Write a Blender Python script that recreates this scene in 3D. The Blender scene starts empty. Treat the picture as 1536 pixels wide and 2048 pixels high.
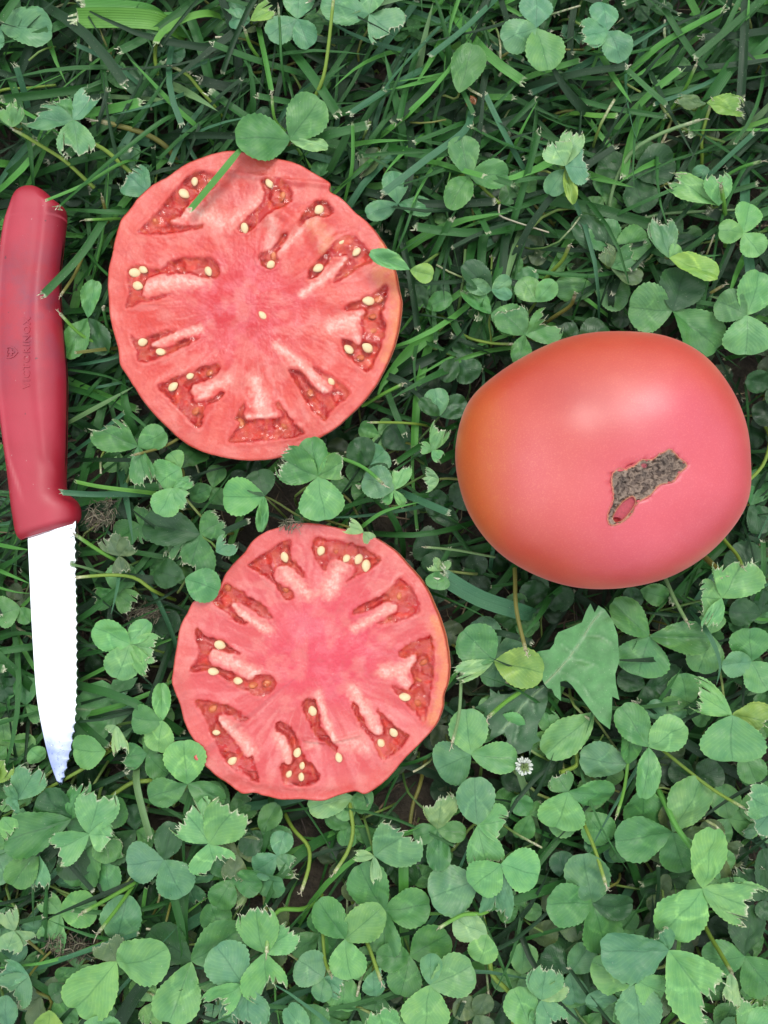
import bpy, math, random
import numpy as np
from mathutils import Matrix, Vector
from mathutils.geometry import delaunay_2d_cdt

rnd = random.Random(7)
npr = np.random.RandomState(11)
scene = bpy.context.scene

# ------------------------------------------------------------------ camera
REF_Z = 0.030            # height of the tops of the cut slices above the soil (m)
DIST = 0.275             # lens to that plane
PX = 0.00016             # one photo pixel on that plane (m)
cam_data = bpy.data.cameras.new('camera')
cam = bpy.data.objects.new('camera', cam_data)
scene.collection.objects.link(cam)
cam.location = (0, 0, REF_Z + DIST)
cam.rotation_euler = (0, 0, 0)
cam_data.sensor_fit = 'VERTICAL'
cam_data.sensor_height = 24
cam_data.lens = 24 * DIST / (2048 * PX)
cam_data.clip_start = 0.005
cam_data.clip_end = 200
scene.camera = cam

# ------------------------------------------------------------------ daylight: bright overcast
SUN_EL, SUN_AZ = math.radians(58), math.radians(14)   # azimuth clockwise from the top of the photo
world = bpy.data.worlds.new('World'); scene.world = world; world.use_nodes = True
nt = world.node_tree; nt.nodes.clear()
wo = nt.nodes.new('ShaderNodeOutputWorld'); bg = nt.nodes.new('ShaderNodeBackground')
sky = nt.nodes.new('ShaderNodeTexSky'); sky.sky_type = 'NISHITA'; sky.sun_disc = False
sky.sun_elevation = SUN_EL; sky.sun_rotation = SUN_AZ; sky.air_density = 1.0; sky.dust_density = 2.0
tc = nt.nodes.new('ShaderNodeTexCoord'); sx = nt.nodes.new('ShaderNodeSeparateXYZ')
nt.links.new(tc.outputs['Generated'], sx.inputs[0])
mr = nt.nodes.new('ShaderNodeMapRange'); mr.inputs['From Min'].default_value = 0; mr.inputs['From Max'].default_value = 1
mr.inputs['To Min'].default_value = 4.0; mr.inputs['To Max'].default_value = 10.4     # bright overcast: zenith well over twice the horizon
nt.links.new(sx.outputs['Z'], mr.inputs['Value'])
cn = nt.nodes.new('ShaderNodeTexNoise'); cn.inputs['Scale'].default_value = 2.2; cn.inputs['Detail'].default_value = 5
nt.links.new(tc.outputs['Generated'], cn.inputs['Vector'])
cm = nt.nodes.new('ShaderNodeMapRange'); cm.inputs['From Min'].default_value = .3; cm.inputs['From Max'].default_value = .7
cm.inputs['To Min'].default_value = .82; cm.inputs['To Max'].default_value = 1.15
nt.links.new(cn.outputs['Fac'], cm.inputs['Value'])
mu = nt.nodes.new('ShaderNodeMath'); mu.operation = 'MULTIPLY'
nt.links.new(mr.outputs[0], mu.inputs[0]); nt.links.new(cm.outputs[0], mu.inputs[1])
cc = nt.nodes.new('ShaderNodeVectorMath'); cc.operation = 'SCALE'; cc.inputs[0].default_value = (.95, .985, 1.04)
nt.links.new(mu.outputs[0], cc.inputs['Scale'])
mx = nt.nodes.new('ShaderNodeMix'); mx.data_type = 'RGBA'; mx.inputs[0].default_value = .82   # share of cloud
nt.links.new(sky.outputs[0], mx.inputs[6]); nt.links.new(cc.outputs[0], mx.inputs[7])
nt.links.new(mx.outputs[2], bg.inputs['Color']); bg.inputs['Strength'].default_value = .12
nt.links.new(bg.outputs[0], wo.inputs[0])
sd = bpy.data.lights.new('sun', 'SUN'); sd.energy = .9; sd.angle = math.radians(20); sd.color = (1, .965, .9)
sun = bpy.data.objects.new('sun', sd); scene.collection.objects.link(sun)
sdir = Vector((math.sin(SUN_AZ) * math.cos(SUN_EL), math.cos(SUN_AZ) * math.cos(SUN_EL), math.sin(SUN_EL)))
sun.rotation_euler = sdir.to_track_quat('Z', 'Y').to_euler(); sun.location = sdir * 3
scene.view_settings.view_transform = 'Standard'; scene.view_settings.look = 'None'
scene.view_settings.exposure = 1.25; scene.view_settings.gamma = 1; scene.view_settings.use_curve_mapping = False
scene.render.engine = 'CYCLES'
scene.cycles.max_bounces = 8; scene.cycles.transmission_bounces = 6; scene.cycles.transparent_max_bounces = 8
scene.cycles.use_denoising = True

# ------------------------------------------------------------------ helpers
def W(x, y, z=REF_Z):
    """photo pixel -> world point at height z"""
    s = PX / DIST * (REF_Z + DIST - z)
    return ((x - 768) * s, (1024 - y) * s, z)
def mm(px, z=REF_Z):
    return px * PX / DIST * (REF_Z + DIST - z)
def lin(c):
    c = np.asarray(c, float) / 255.
    return np.where(c <= .04045, c / 12.92, ((c + .055) / 1.055) ** 2.4)
GAIN = .46
def D(r, g, b, k=GAIN):
    """a display colour of an evenly lit surface -> base colour"""
    return tuple(lin((r, g, b)) * k)

def vnoise(x, y, seed=0):
    x = np.asarray(x, float); y = np.asarray(y, float)
    xi = np.floor(x).astype(np.int64); yi = np.floor(y).astype(np.int64)
    xf = x - xi; yf = y - yi
    def h(a, b):
        n = (a * 374761393 + b * 668265263 + seed * 1442695041) & 0x7fffffff
        n = ((n ^ (n >> 13)) * 1274126177) & 0x7fffffff
        return ((n ^ (n >> 16)) & 0xffff) / 65535.
    u = xf * xf * (3 - 2 * xf); v = yf * yf * (3 - 2 * yf)
    return (h(xi, yi) * (1 - u) + h(xi + 1, yi) * u) * (1 - v) + (h(xi, yi + 1) * (1 - u) + h(xi + 1, yi + 1) * u) * v
def fbm(x, y, seed=0, o=3):
    s = 0; a = 1; t = 0
    for i in range(o):
        s = s + a * vnoise(np.asarray(x) * 2 ** i, np.asarray(y) * 2 ** i, seed + i); t += a; a *= .5
    return s / t
def sst(a, b, x):
    t = np.clip((np.asarray(x, float) - a) / (b - a), 0, 1); return t * t * (3 - 2 * t)

def segdist(P, a, b):
    a = np.asarray(a, float); b = np.asarray(b, float); ab = b - a
    t = np.clip(((P - a) @ ab) / max(1e-9, ab @ ab), 0, 1)
    return np.linalg.norm(P - (a + t[:, None] * ab), axis=1)
def poly_sdf(P, poly):
    """negative inside"""
    poly = np.asarray(poly, float); n = len(poly)
    d = np.full(len(P), 1e9); ins = np.zeros(len(P), bool)
    for i in range(n):
        a, b = poly[i], poly[(i + 1) % n]
        d = np.minimum(d, segdist(P, a, b))
        c = ((a[1] > P[:, 1]) != (b[1] > P[:, 1]))
        with np.errstate(divide='ignore', invalid='ignore'):
            xx = (b[0] - a[0]) * (P[:, 1] - a[1]) / (b[1] - a[1] + 1e-12) + a[0]
        ins ^= c & (P[:, 0] < xx)
    return np.where(ins, -d, d)
def line_dist(P, pts):
    d = np.full(len(P), 1e9)
    for a, b in zip(pts[:-1], pts[1:]): d = np.minimum(d, segdist(P, a, b))
    return d
def spline(pts, n, closed=False):
    """Catmull-Rom through pts (any dimension), n samples"""
    P = np.asarray(pts, float); m = len(P)
    segs = m if closed else m - 1
    ch = [np.linalg.norm(P[(i + 1) % m] - P[i]) for i in range(segs)]
    cum = np.concatenate([[0], np.cumsum(ch)])
    t = np.linspace(0, cum[-1], n, endpoint=not closed)
    out = []
    for s in t:
        i = min(segs - 1, max(0, int(np.searchsorted(cum, s, side='right') - 1)))
        f = (s - cum[i]) / max(1e-9, ch[i])
        g = (lambda k: P[k % m]) if closed else (lambda k: P[min(m - 1, max(0, k))])
        p0, p1, p2, p3 = g(i - 1), g(i), g(i + 1), g(i + 2)
        out.append(.5 * (2 * p1 + (p2 - p0) * f + (2 * p0 - 5 * p1 + 4 * p2 - p3) * f * f + (3 * p1 - p0 - 3 * p2 + p3) * f ** 3))
    return np.array(out)

def mk_mesh(name, V, F, col=None, luv=None, att=None, smooth=True):
    me = bpy.data.meshes.new(name)
    V = np.asarray(V, np.float32)
    if isinstance(F, np.ndarray):
        k = F.shape[1]
        me.vertices.add(len(V)); me.vertices.foreach_set('co', V.ravel())
        me.loops.add(F.size); me.loops.foreach_set('vertex_index', F.astype(np.int32).ravel())
        me.polygons.add(len(F)); me.polygons.foreach_set('loop_start', np.arange(0, F.size, k, dtype=np.int32))
        me.polygons.foreach_set('loop_total', np.full(len(F), k, np.int32))
        me.update(calc_edges=True)
    else:
        me.from_pydata([tuple(map(float, v)) for v in V], [], [tuple(int(i) for i in f) for f in F]); me.update()
    if smooth: me.polygons.foreach_set('use_smooth', np.ones(len(me.polygons), bool))
    if col is not None:
        col = np.asarray(col, np.float32)
        if col.ndim == 1: col = np.tile(col[:3], (len(V), 1))
        c4 = np.ones((len(V), 4), np.float32); c4[:, :3] = col[:, :3]
        a = me.attributes.new('Col', 'FLOAT_COLOR', 'POINT'); a.data.foreach_set('color', c4.ravel())
    if luv is not None:
        l3 = np.zeros((len(V), 3), np.float32); l3[:, :luv.shape[1]] = luv
        a = me.attributes.new('luv', 'FLOAT_VECTOR', 'POINT'); a.data.foreach_set('vector', l3.ravel())
    for k, v in (att or {}).items():
        a = me.attributes.new(k, 'FLOAT', 'POINT'); a.data.foreach_set('value', np.asarray(v, np.float32).ravel())
    return me
def link(name, me, mat=None, parent=None, loc=None):
    o = bpy.data.objects.new(name, me); scene.collection.objects.link(o)
    if mat is not None and me is not None and not me.materials: me.materials.append(mat)
    if parent is not None: o.parent = parent
    if loc is not None: o.location = loc
    return o
def thing(o, label, cat, group=None):
    o['label'] = label; o['category'] = cat
    if group: o['group'] = group
    return o
def empty(name, loc):
    o = bpy.data.objects.new(name, None); o.empty_display_size = .005
    scene.collection.objects.link(o); o.location = loc; return o

class Buf:
    """collects sheets and tubes into one mesh"""
    def __init__(s): s.V = []; s.F = []; s.C = []; s.L = []; s.A = []; s.n = 0
    def add(s, V, F, col, luv, cut):
        V = np.asarray(V, float); F = np.asarray(F, int)
        s.V.append(V); s.F.append(F + s.n); s.n += len(V)
        c = np.asarray(col, float)
        s.C.append(np.tile(c, (len(V), 1)) if c.ndim == 1 else c)
        s.L.append(luv if luv is not None else np.zeros((len(V), 2)))
        s.A.append(np.asarray(cut, float) if np.ndim(cut) else np.full(len(V), float(cut)))
    def mesh(s, name):
        return mk_mesh(name, np.vstack(s.V), np.vstack(s.F), np.vstack(s.C), np.vstack(s.L), {'cut': np.concatenate(s.A)})
def gridF(nu, nv, wrap=False):
    """rows nv, columns nu"""
    q = []
    for j in range(nv - 1):
        for i in range(nu if wrap else nu - 1):
            a = j * nu + i; b = j * nu + (i + 1) % nu
            q.append((a, b, b + nu, a + nu))
    return np.array(q, int)

# ------------------------------------------------------------------ materials
def new_mat(name):
    m = bpy.data.materials.new(name); m.use_nodes = True; t = m.node_tree; t.nodes.clear()
    o = t.nodes.new('ShaderNodeOutputMaterial'); p = t.nodes.new('ShaderNodeBsdfPrincipled')
    t.links.new(p.outputs[0], o.inputs[0]); return m, t, p, o
def N(t, ty, **k):
    n = t.nodes.new(ty)
    for a, b in k.items():
        if a.startswith('i_'): n.inputs[a[2:].replace('_', ' ')].default_value = b
        else: setattr(n, a, b)
    return n
def attr(t, name): n = t.nodes.new('ShaderNodeAttribute'); n.attribute_name = name; return n
def mathn(t, op, a, b=None, clamp=False):
    n = t.nodes.new('ShaderNodeMath'); n.operation = op; n.use_clamp = clamp
    for i, v in enumerate((a, b)):
        if v is None: continue
        if isinstance(v, (int, float)): n.inputs[i].default_value = v
        else: t.links.new(v, n.inputs[i])
    return n.outputs[0]
def mixc(t, f, a, b, mode='MIX'):
    n = t.nodes.new('ShaderNodeMix'); n.data_type = 'RGBA'; n.blend_type = mode
    for i, v in ((0, f), (6, a), (7, b)):
        if isinstance(v, (int, float)): n.inputs[i].default_value = v
        elif isinstance(v, (tuple, list)): n.inputs[i].default_value = tuple(v)[:3] + (1,)
        else: t.links.new(v, n.inputs[i])
    return n.outputs[2]
def ramp(t, v, a, b, lo=0., hi=1.):
    n = t.nodes.new('ShaderNodeMapRange'); n.clamp = True
    n.inputs[1].default_value = a; n.inputs[2].default_value = b; n.inputs[3].default_value = lo; n.inputs[4].default_value = hi
    t.links.new(v, n.inputs[0]); return n.outputs[0]
def noise(t, scale, detail=3, vec=None, rough=.5, which='Fac'):
    n = t.nodes.new('ShaderNodeTexNoise'); n.inputs['Scale'].default_value = scale; n.inputs['Detail'].default_value = detail
    n.inputs['Roughness'].default_value = rough
    if vec is not None: t.links.new(vec, n.inputs['Vector'])
    return n.outputs[which]
def bump(t, p, h, strength, dist):
    b = t.nodes.new('ShaderNodeBump'); b.inputs['Strength'].default_value = strength; b.inputs['Distance'].default_value = dist
    t.links.new(h, b.inputs['Height']); t.links.new(b.outputs[0], p.inputs['Normal'])

def leaf_material(name, kind):
    m, t, p, o = new_mat(name)
    col = attr(t, 'Col').outputs['Color']; cut = attr(t, 'cut').outputs['Fac']; lv = attr(t, 'luv').outputs['Vector']
    oi = t.nodes.new('ShaderNodeObjectInfo')
    base = mixc(t, 1., mixc(t, 1., col, oi.outputs['Color'], 'MULTIPLY'), (1.02, 1., .93), 'MULTIPLY')
    geo = t.nodes.new('ShaderNodeNewGeometry')
    pos = geo.outputs['Position']
    if kind == 'clover':
        s = t.nodes.new('ShaderNodeSeparateXYZ'); t.links.new(lv, s.inputs[0])
        u, v = s.outputs['X'], s.outputs['Y']
        au = mathn(t, 'ABSOLUTE', u)
        # large blotches
        nb = noise(t, 180, 3, pos)
        base = mixc(t, ramp(t, nb, .38, .64, 0, .7), base, mixc(t, 1., base, (.58, .76, .82), 'MULTIPLY'))
        nb2 = noise(t, 420, 3, pos)
        base = mixc(t, ramp(t, mathn(t, 'ADD', nb2, mathn(t, 'MULTIPLY', au, .22)), .5, .8, 0, .55), base, mixc(t, 1., base, (1.35, 1.2, .95), 'MULTIPLY'))
        # side veins running forward from the midrib
        w = mathn(t, 'SUBTRACT', v, mathn(t, 'MULTIPLY', au, .55))
        wv = mathn(t, 'SINE', mathn(t, 'MULTIPLY', w, 62.))
        vein = ramp(t, wv, .55, 1., 0, .3)
        base = mixc(t, vein, base, mixc(t, 1., base, (1.5, 1.35, 1.3), 'MULTIPLY'))
        # midrib
        mid = ramp(t, au, .01, .05, .85, 0)
        base = mixc(t, mid, base, mixc(t, 1., base, (.55, .68, .62), 'MULTIPLY'))
        # pale chevron, present on some leaves only
        q = mathn(t, 'ADD', mathn(t, 'SUBTRACT', v, .62), mathn(t, 'MULTIPLY', au, .42))
        q = mathn(t, 'ADD', q, mathn(t, 'MULTIPLY', mathn(t, 'SUBTRACT', noise(t, 900, 2, pos), .5), .16))
        ch = ramp(t, mathn(t, 'ABSOLUTE', q), .015, .06, 1, 0)
        on = mathn(t, 'GREATER_THAN', oi.outputs['Random'], .42)
        ch = mathn(t, 'MULTIPLY', mathn(t, 'MULTIPLY', ch, on), ramp(t, noise(t, 260, 2, pos), .4, .6, .05, .45))
        base = mixc(t, ch, base, mixc(t, 1., base, (2.1, 1.75, 1.7), 'MULTIPLY'))
        # pale rim
        rim = ramp(t, au, .95, 1., 0, .6)
        base = mixc(t, rim, base, mixc(t, 1., base, (1.6, 1.4, 1.3), 'MULTIPLY'))
        hb = mathn(t, 'ADD', mathn(t, 'MULTIPLY', wv, .3), noise(t, 1600, 2, pos))
        rough = .5
    else:
        s = t.nodes.new('ShaderNodeSeparateXYZ'); t.links.new(lv, s.inputs[0])
        u, v = s.outputs['X'], s.outputs['Y']
        wv = mathn(t, 'SINE', mathn(t, 'MULTIPLY', u, 26.))
        base = mixc(t, ramp(t, wv, .1, 1., 0, .28), base, mixc(t, 1., base, (1.35, 1.3, 1.3), 'MULTIPLY'))
        base = mixc(t, ramp(t, mathn(t, 'ABSOLUTE', u), 0, .14, .4, 0), base, mixc(t, 1., base, (.6, .7, .65), 'MULTIPLY'))
        nb = noise(t, 140, 3, pos)
        base = mixc(t, ramp(t, nb, .4, .7, 0, .45), base, mixc(t, 1., base, (.6, .74, .8), 'MULTIPLY'))
        hb = mathn(t, 'ADD', mathn(t, 'MULTIPLY', wv, .6), noise(t, 1400, 2, pos))
        rough = .46
    # specks of dust and old scars
    sp = ramp(t, noise(t, 2600, 1, pos), .735, .78, 0, .5)
    base = mixc(t, sp, base, (.3, .33, .24))
    # dry torn edge
    dry = mixc(t, ramp(t, noise(t, 1800, 2, pos), .35, .65), (.5, .48, .36), (.22, .25, .14))
    base = mixc(t, mathn(t, 'MULTIPLY', cut, ramp(t, noise(t, 700, 2, pos), .35, .6, .25, 1.)), base, dry)
    # paler underside
    base = mixc(t, mathn(t, 'MULTIPLY', geo.outputs['Backfacing'], .45), base, mixc(t, 1., base, (1.7, 1.45, 1.5), 'MULTIPLY'))
    t.links.new(base, p.inputs['Base Color'])
    t.links.new(ramp(t, noise(t, 90, 3, pos), .3, .7, rough - .12, rough + .1), p.inputs['Roughness']); p.inputs['Specular IOR Level'].default_value = .36 if kind == 'clover' else .25
    bump(t, p, hb, .35, .00012)
    tr = t.nodes.new('ShaderNodeBsdfTranslucent')
    t.links.new(mixc(t, 1., base, (1.5, 1.6, .55), 'MULTIPLY'), tr.inputs[0])
    ms = t.nodes.new('ShaderNodeMixShader'); ms.inputs[0].default_value = .14
    t.links.new(p.outputs[0], ms.inputs[1]); t.links.new(tr.outputs[0], ms.inputs[2]); t.links.new(ms.outputs[0], o.inputs[0])
    return m
M_LEAF = leaf_material('clover leaf', 'clover')
M_GRASS = leaf_material('grass blade', 'grass')

def simple(name, col, rough=.6, spec=.4, nscale=None, namp=.3, bstr=0, sss=0):
    m, t, p, o = new_mat(name)
    tcn = t.nodes.new('ShaderNodeTexCoord')
    c = col
    if nscale:
        c = mixc(t, ramp(t, noise(t, nscale, 4, tcn.outputs['Object']), .3, .7), tuple(x * (1 - namp) for x in col[:3]), tuple(min(1, x * (1 + namp)) for x in col[:3]))
        t.links.new(c, p.inputs['Base Color'])
        if bstr: bump(t, p, noise(t, nscale * 2, 3, tcn.outputs['Object']), bstr, .0003)
    else: p.inputs['Base Color'].default_value = tuple(col[:3]) + (1,)
    p.inputs['Roughness'].default_value = rough; p.inputs['Specular IOR Level'].default_value = spec
    if sss: p.inputs['Subsurface Weight'].default_value = sss; p.inputs['Subsurface Radius'].default_value = (.001, .0006, .0004); p.inputs['Subsurface Scale'].default_value = 1
    return m

def flesh_material():
    m, t, p, o = new_mat('tomato flesh')
    col = attr(t, 'Col').outputs['Color']; wet = attr(t, 'cut').outputs['Fac']
    tcn = t.nodes.new('ShaderNodeTexCoord'); pos = tcn.outputs['Object']
    n1 = noise(t, 1500, 4, pos, .7); n2 = noise(t, 4200, 3, pos, .6)
    dryf = ramp(t, wet, .3, 1., 1., .15)
    c = mixc(t, mathn(t, 'MULTIPLY', ramp(t, n1, .38, .62, 0, .5), dryf), col, mixc(t, 1., col, (.94, .62, .66), 'MULTIPLY'))
    c = mixc(t, mathn(t, 'MULTIPLY', ramp(t, n2, .53, .68, 0, .5), dryf), c, mixc(t, 1., c, (1.1, 1.6, 1.55), 'MULTIPLY'))
    t.links.new(c, p.inputs['Base Color'])
    t.links.new(ramp(t, wet, 0, 1, .4, .14), p.inputs['Roughness'])
    p.inputs['Specular IOR Level'].default_value = .34
    p.inputs['Coat Roughness'].default_value = .07; p.inputs['Coat IOR'].default_value = 1.33
    cb = t.nodes.new('ShaderNodeBump'); cb.inputs['Strength'].default_value = 1.; cb.inputs['Distance'].default_value = .0007
    t.links.new(noise(t, 650, 3, pos, .55), cb.inputs['Height']); t.links.new(cb.outputs[0], p.inputs['Coat Normal'])
    t.links.new(mathn(t, 'MULTIPLY', ramp(t, noise(t, 110, 3, pos), .45, .62, .0, .55), ramp(t, wet, .6, 1., 1., .0)), p.inputs['Coat Weight'])
    p.inputs['Subsurface Weight'].default_value = .14; p.inputs['Subsurface Radius'].default_value = (.0016, .0004, .0003); p.inputs['Subsurface Scale'].default_value = 1
    h = mathn(t, 'ADD', n1, mathn(t, 'MULTIPLY', n2, .5))
    bump(t, p, h, .6, .0002)
    return m
M_FLESH = flesh_material()

def skin_material(name='tomato skin'):
    m, t, p, o = new_mat(name)
    col = attr(t, 'Col').outputs['Color']; tcn = t.nodes.new('ShaderNodeTexCoord'); pos = tcn.outputs['Object']
    c = mixc(t, ramp(t, noise(t, 70, 5, pos, .62), .38, .66, 0, .6), col, mixc(t, 1., col, (.93, .68, .72), 'MULTIPLY'))
    c = mixc(t, ramp(t, noise(t, 170, 5, pos, .7), .55, .75, 0, .4), c, mixc(t, 1., c, (1.06, 1.4, 1.3), 'MULTIPLY'))
    c = mixc(t, ramp(t, noise(t, 2300, 2, pos, .6), .52, .66, 0, .6), c, mixc(t, 1., c, (1.15, 1.8, 1.35), 'MULTIPLY'))
    c = mixc(t, ramp(t, noise(t, 520, 2, pos, .6), .66, .74, 0, .25), c, mixc(t, 1., c, (1.1, 1.6, 1.3), 'MULTIPLY'))
    t.links.new(c, p.inputs['Base Color'])
    t.links.new(ramp(t, noise(t, 45, 4, pos), .3, .7, .36, .5), p.inputs['Roughness']); p.inputs['Specular IOR Level'].default_value = .55
    p.inputs['Sheen Weight'].default_value = .16; p.inputs['Sheen Roughness'].default_value = .35; p.inputs['Sheen Tint'].default_value = (1, .75, .68, 1)
    p.inputs['Subsurface Weight'].default_value = .3; p.inputs['Subsurface Radius'].default_value = (.004, .0008, .0005); p.inputs['Subsurface Scale'].default_value = 1
    bump(t, p, noise(t, 1500, 3, pos, .6), .12, .0002)
    return m
M_SKIN = skin_material()

def gel_material():
    """thin clear jelly over the chamber floor: lets light straight through, glints like water"""
    m, t, p, o = new_mat('seed gel'); t.nodes.remove(p)
    tcn = t.nodes.new('ShaderNodeTexCoord'); b = t.nodes.new('ShaderNodeBump'); b.inputs['Strength'].default_value = 1.; b.inputs['Distance'].default_value = .0011
    t.links.new(noise(t, 210, 1, tcn.outputs['Object']), b.inputs['Height'])
    tr = t.nodes.new('ShaderNodeBsdfTransparent'); tr.inputs[0].default_value = (1, .86, .82, 1)
    gl = t.nodes.new('ShaderNodeBsdfGlossy'); gl.inputs['Roughness'].default_value = .07; gl.inputs[0].default_value = (1, 1, 1, 1); t.links.new(b.outputs[0], gl.inputs['Normal'])
    fr = t.nodes.new('ShaderNodeFresnel'); fr.inputs[0].default_value = 1.24; t.links.new(b.outputs[0], fr.inputs['Normal'])
    df = t.nodes.new('ShaderNodeBsdfDiffuse'); df.inputs[0].default_value = D(246, 104, 72, .5) + (1,)
    m1 = t.nodes.new('ShaderNodeMixShader'); t.links.new(ramp(t, noise(t, 330, 2, tcn.outputs['Object']), .5, .72, .0, .3), m1.inputs[0])
    t.links.new(tr.outputs[0], m1.inputs[1]); t.links.new(df.outputs[0], m1.inputs[2])
    ms = t.nodes.new('ShaderNodeMixShader'); t.links.new(fr.outputs[0], ms.inputs[0]); t.links.new(m1.outputs[0], ms.inputs[1]); t.links.new(gl.outputs[0], ms.inputs[2])
    t.links.new(ms.outputs[0], o.inputs[0])
    return m
M_GEL = gel_material()
M_SEED = simple('seed', D(252, 216, 164, .5), .34, .5, 900, .18, .3, .2)
M_SEED_DEEP = simple('seed deep in gel', D(232, 128, 62), .3, .5, 900, .2, .3, .3)

# ------------------------------------------------------------------ ground
def ground():
    m, t, p, o = new_mat('soil and lawn')
    tcn = t.nodes.new('ShaderNodeTexCoord'); pos = tcn.outputs['Object']
    c = mixc(t, ramp(t, noise(t, 160, 6, pos, .7), .3, .7), (.012, .009, .006), (.06, .047, .03))
    far = mixc(t, ramp(t, noise(t, 70, 8, pos, .8), .35, .65), (.010, .028, .009), (.05, .12, .04))
    ln = t.nodes.new('ShaderNodeVectorMath'); ln.operation = 'LENGTH'; t.links.new(pos, ln.inputs[0])
    c = mixc(t, ramp(t, ln.outputs['Value'], .2, .34), c, far)
    t.links.new(c, p.inputs['Base Color']); p.inputs['Roughness'].default_value = .95
    bump(t, p, noise(t, 300, 5, pos, .7), .9, .002)
    n = 90; xs = np.concatenate([[-40, -10, -3, -1.2, -.6], np.linspace(-.35, .35, n), [.6, 1.2, 3, 10, 40]]); k = len(xs)
    X, Y = np.meshgrid(xs, xs); r = np.hypot(X, Y)
    Z = (fbm(X * 60 + 50, Y * 60 + 50, 3, 4) - .6) * .007 * (1 - sst(.35, .6, r))
    V = np.stack([X.ravel(), Y.ravel(), Z.ravel()], 1)
    g = link('ground', mk_mesh('ground', V, gridF(k, k)), m); g['kind'] = 'structure'
ground()

# ------------------------------------------------------------------ tomato slices
def seed_mesh():
    nu, nv = 16, 10; V = []
    for j in range(nv):
        ph = math.pi * j / (nv - 1)
        for i in range(nu):
            th = 2 * math.pi * i / nu
            x = math.sin(ph) * math.cos(th); y = math.cos(ph); z = math.sin(ph) * math.sin(th)
            w = 1 - .32 * max(0, y) ** 1.5
            V.append((x * .5 * .74 * w, y * .5, z * .16))
    return np.array(V), gridF(nu, nv, True)
SV, SF = seed_mesh()
seed_me = mk_mesh('seed', SV, SF); seed_me.materials.append(M_SEED)
seed_me2 = mk_mesh('seed_deep', SV, SF); seed_me2.materials.append(M_SEED_DEEP)

def tri_sheet(poly, spacing, extra=None):
    """triangulated sheet inside a 2D polygon, with interior points"""
    poly = np.asarray(poly, float)
    lo, hi = poly.min(0), poly.max(0)
    gx, gy = np.meshgrid(np.arange(lo[0], hi[0], spacing), np.arange(lo[1], hi[1], spacing * .87))
    gx = gx + (np.arange(gx.shape[0]) % 2)[:, None] * spacing * .5
    G = np.stack([gx.ravel(), gy.ravel()], 1); G = G[poly_sdf(G, poly) < -spacing * .55]
    P = np.vstack([poly, G]); n = len(poly)
    vs, es, fs, *_ = delaunay_2d_cdt([Vector(p) for p in P], [(i, (i + 1) % n) for i in range(n)], [], 1, 1e-6)
    V = np.array([(v.x, v.y) for v in vs]); F = [tuple(f) for f in fs if len(f) == 3]
    return V, np.array(F, int)

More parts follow.
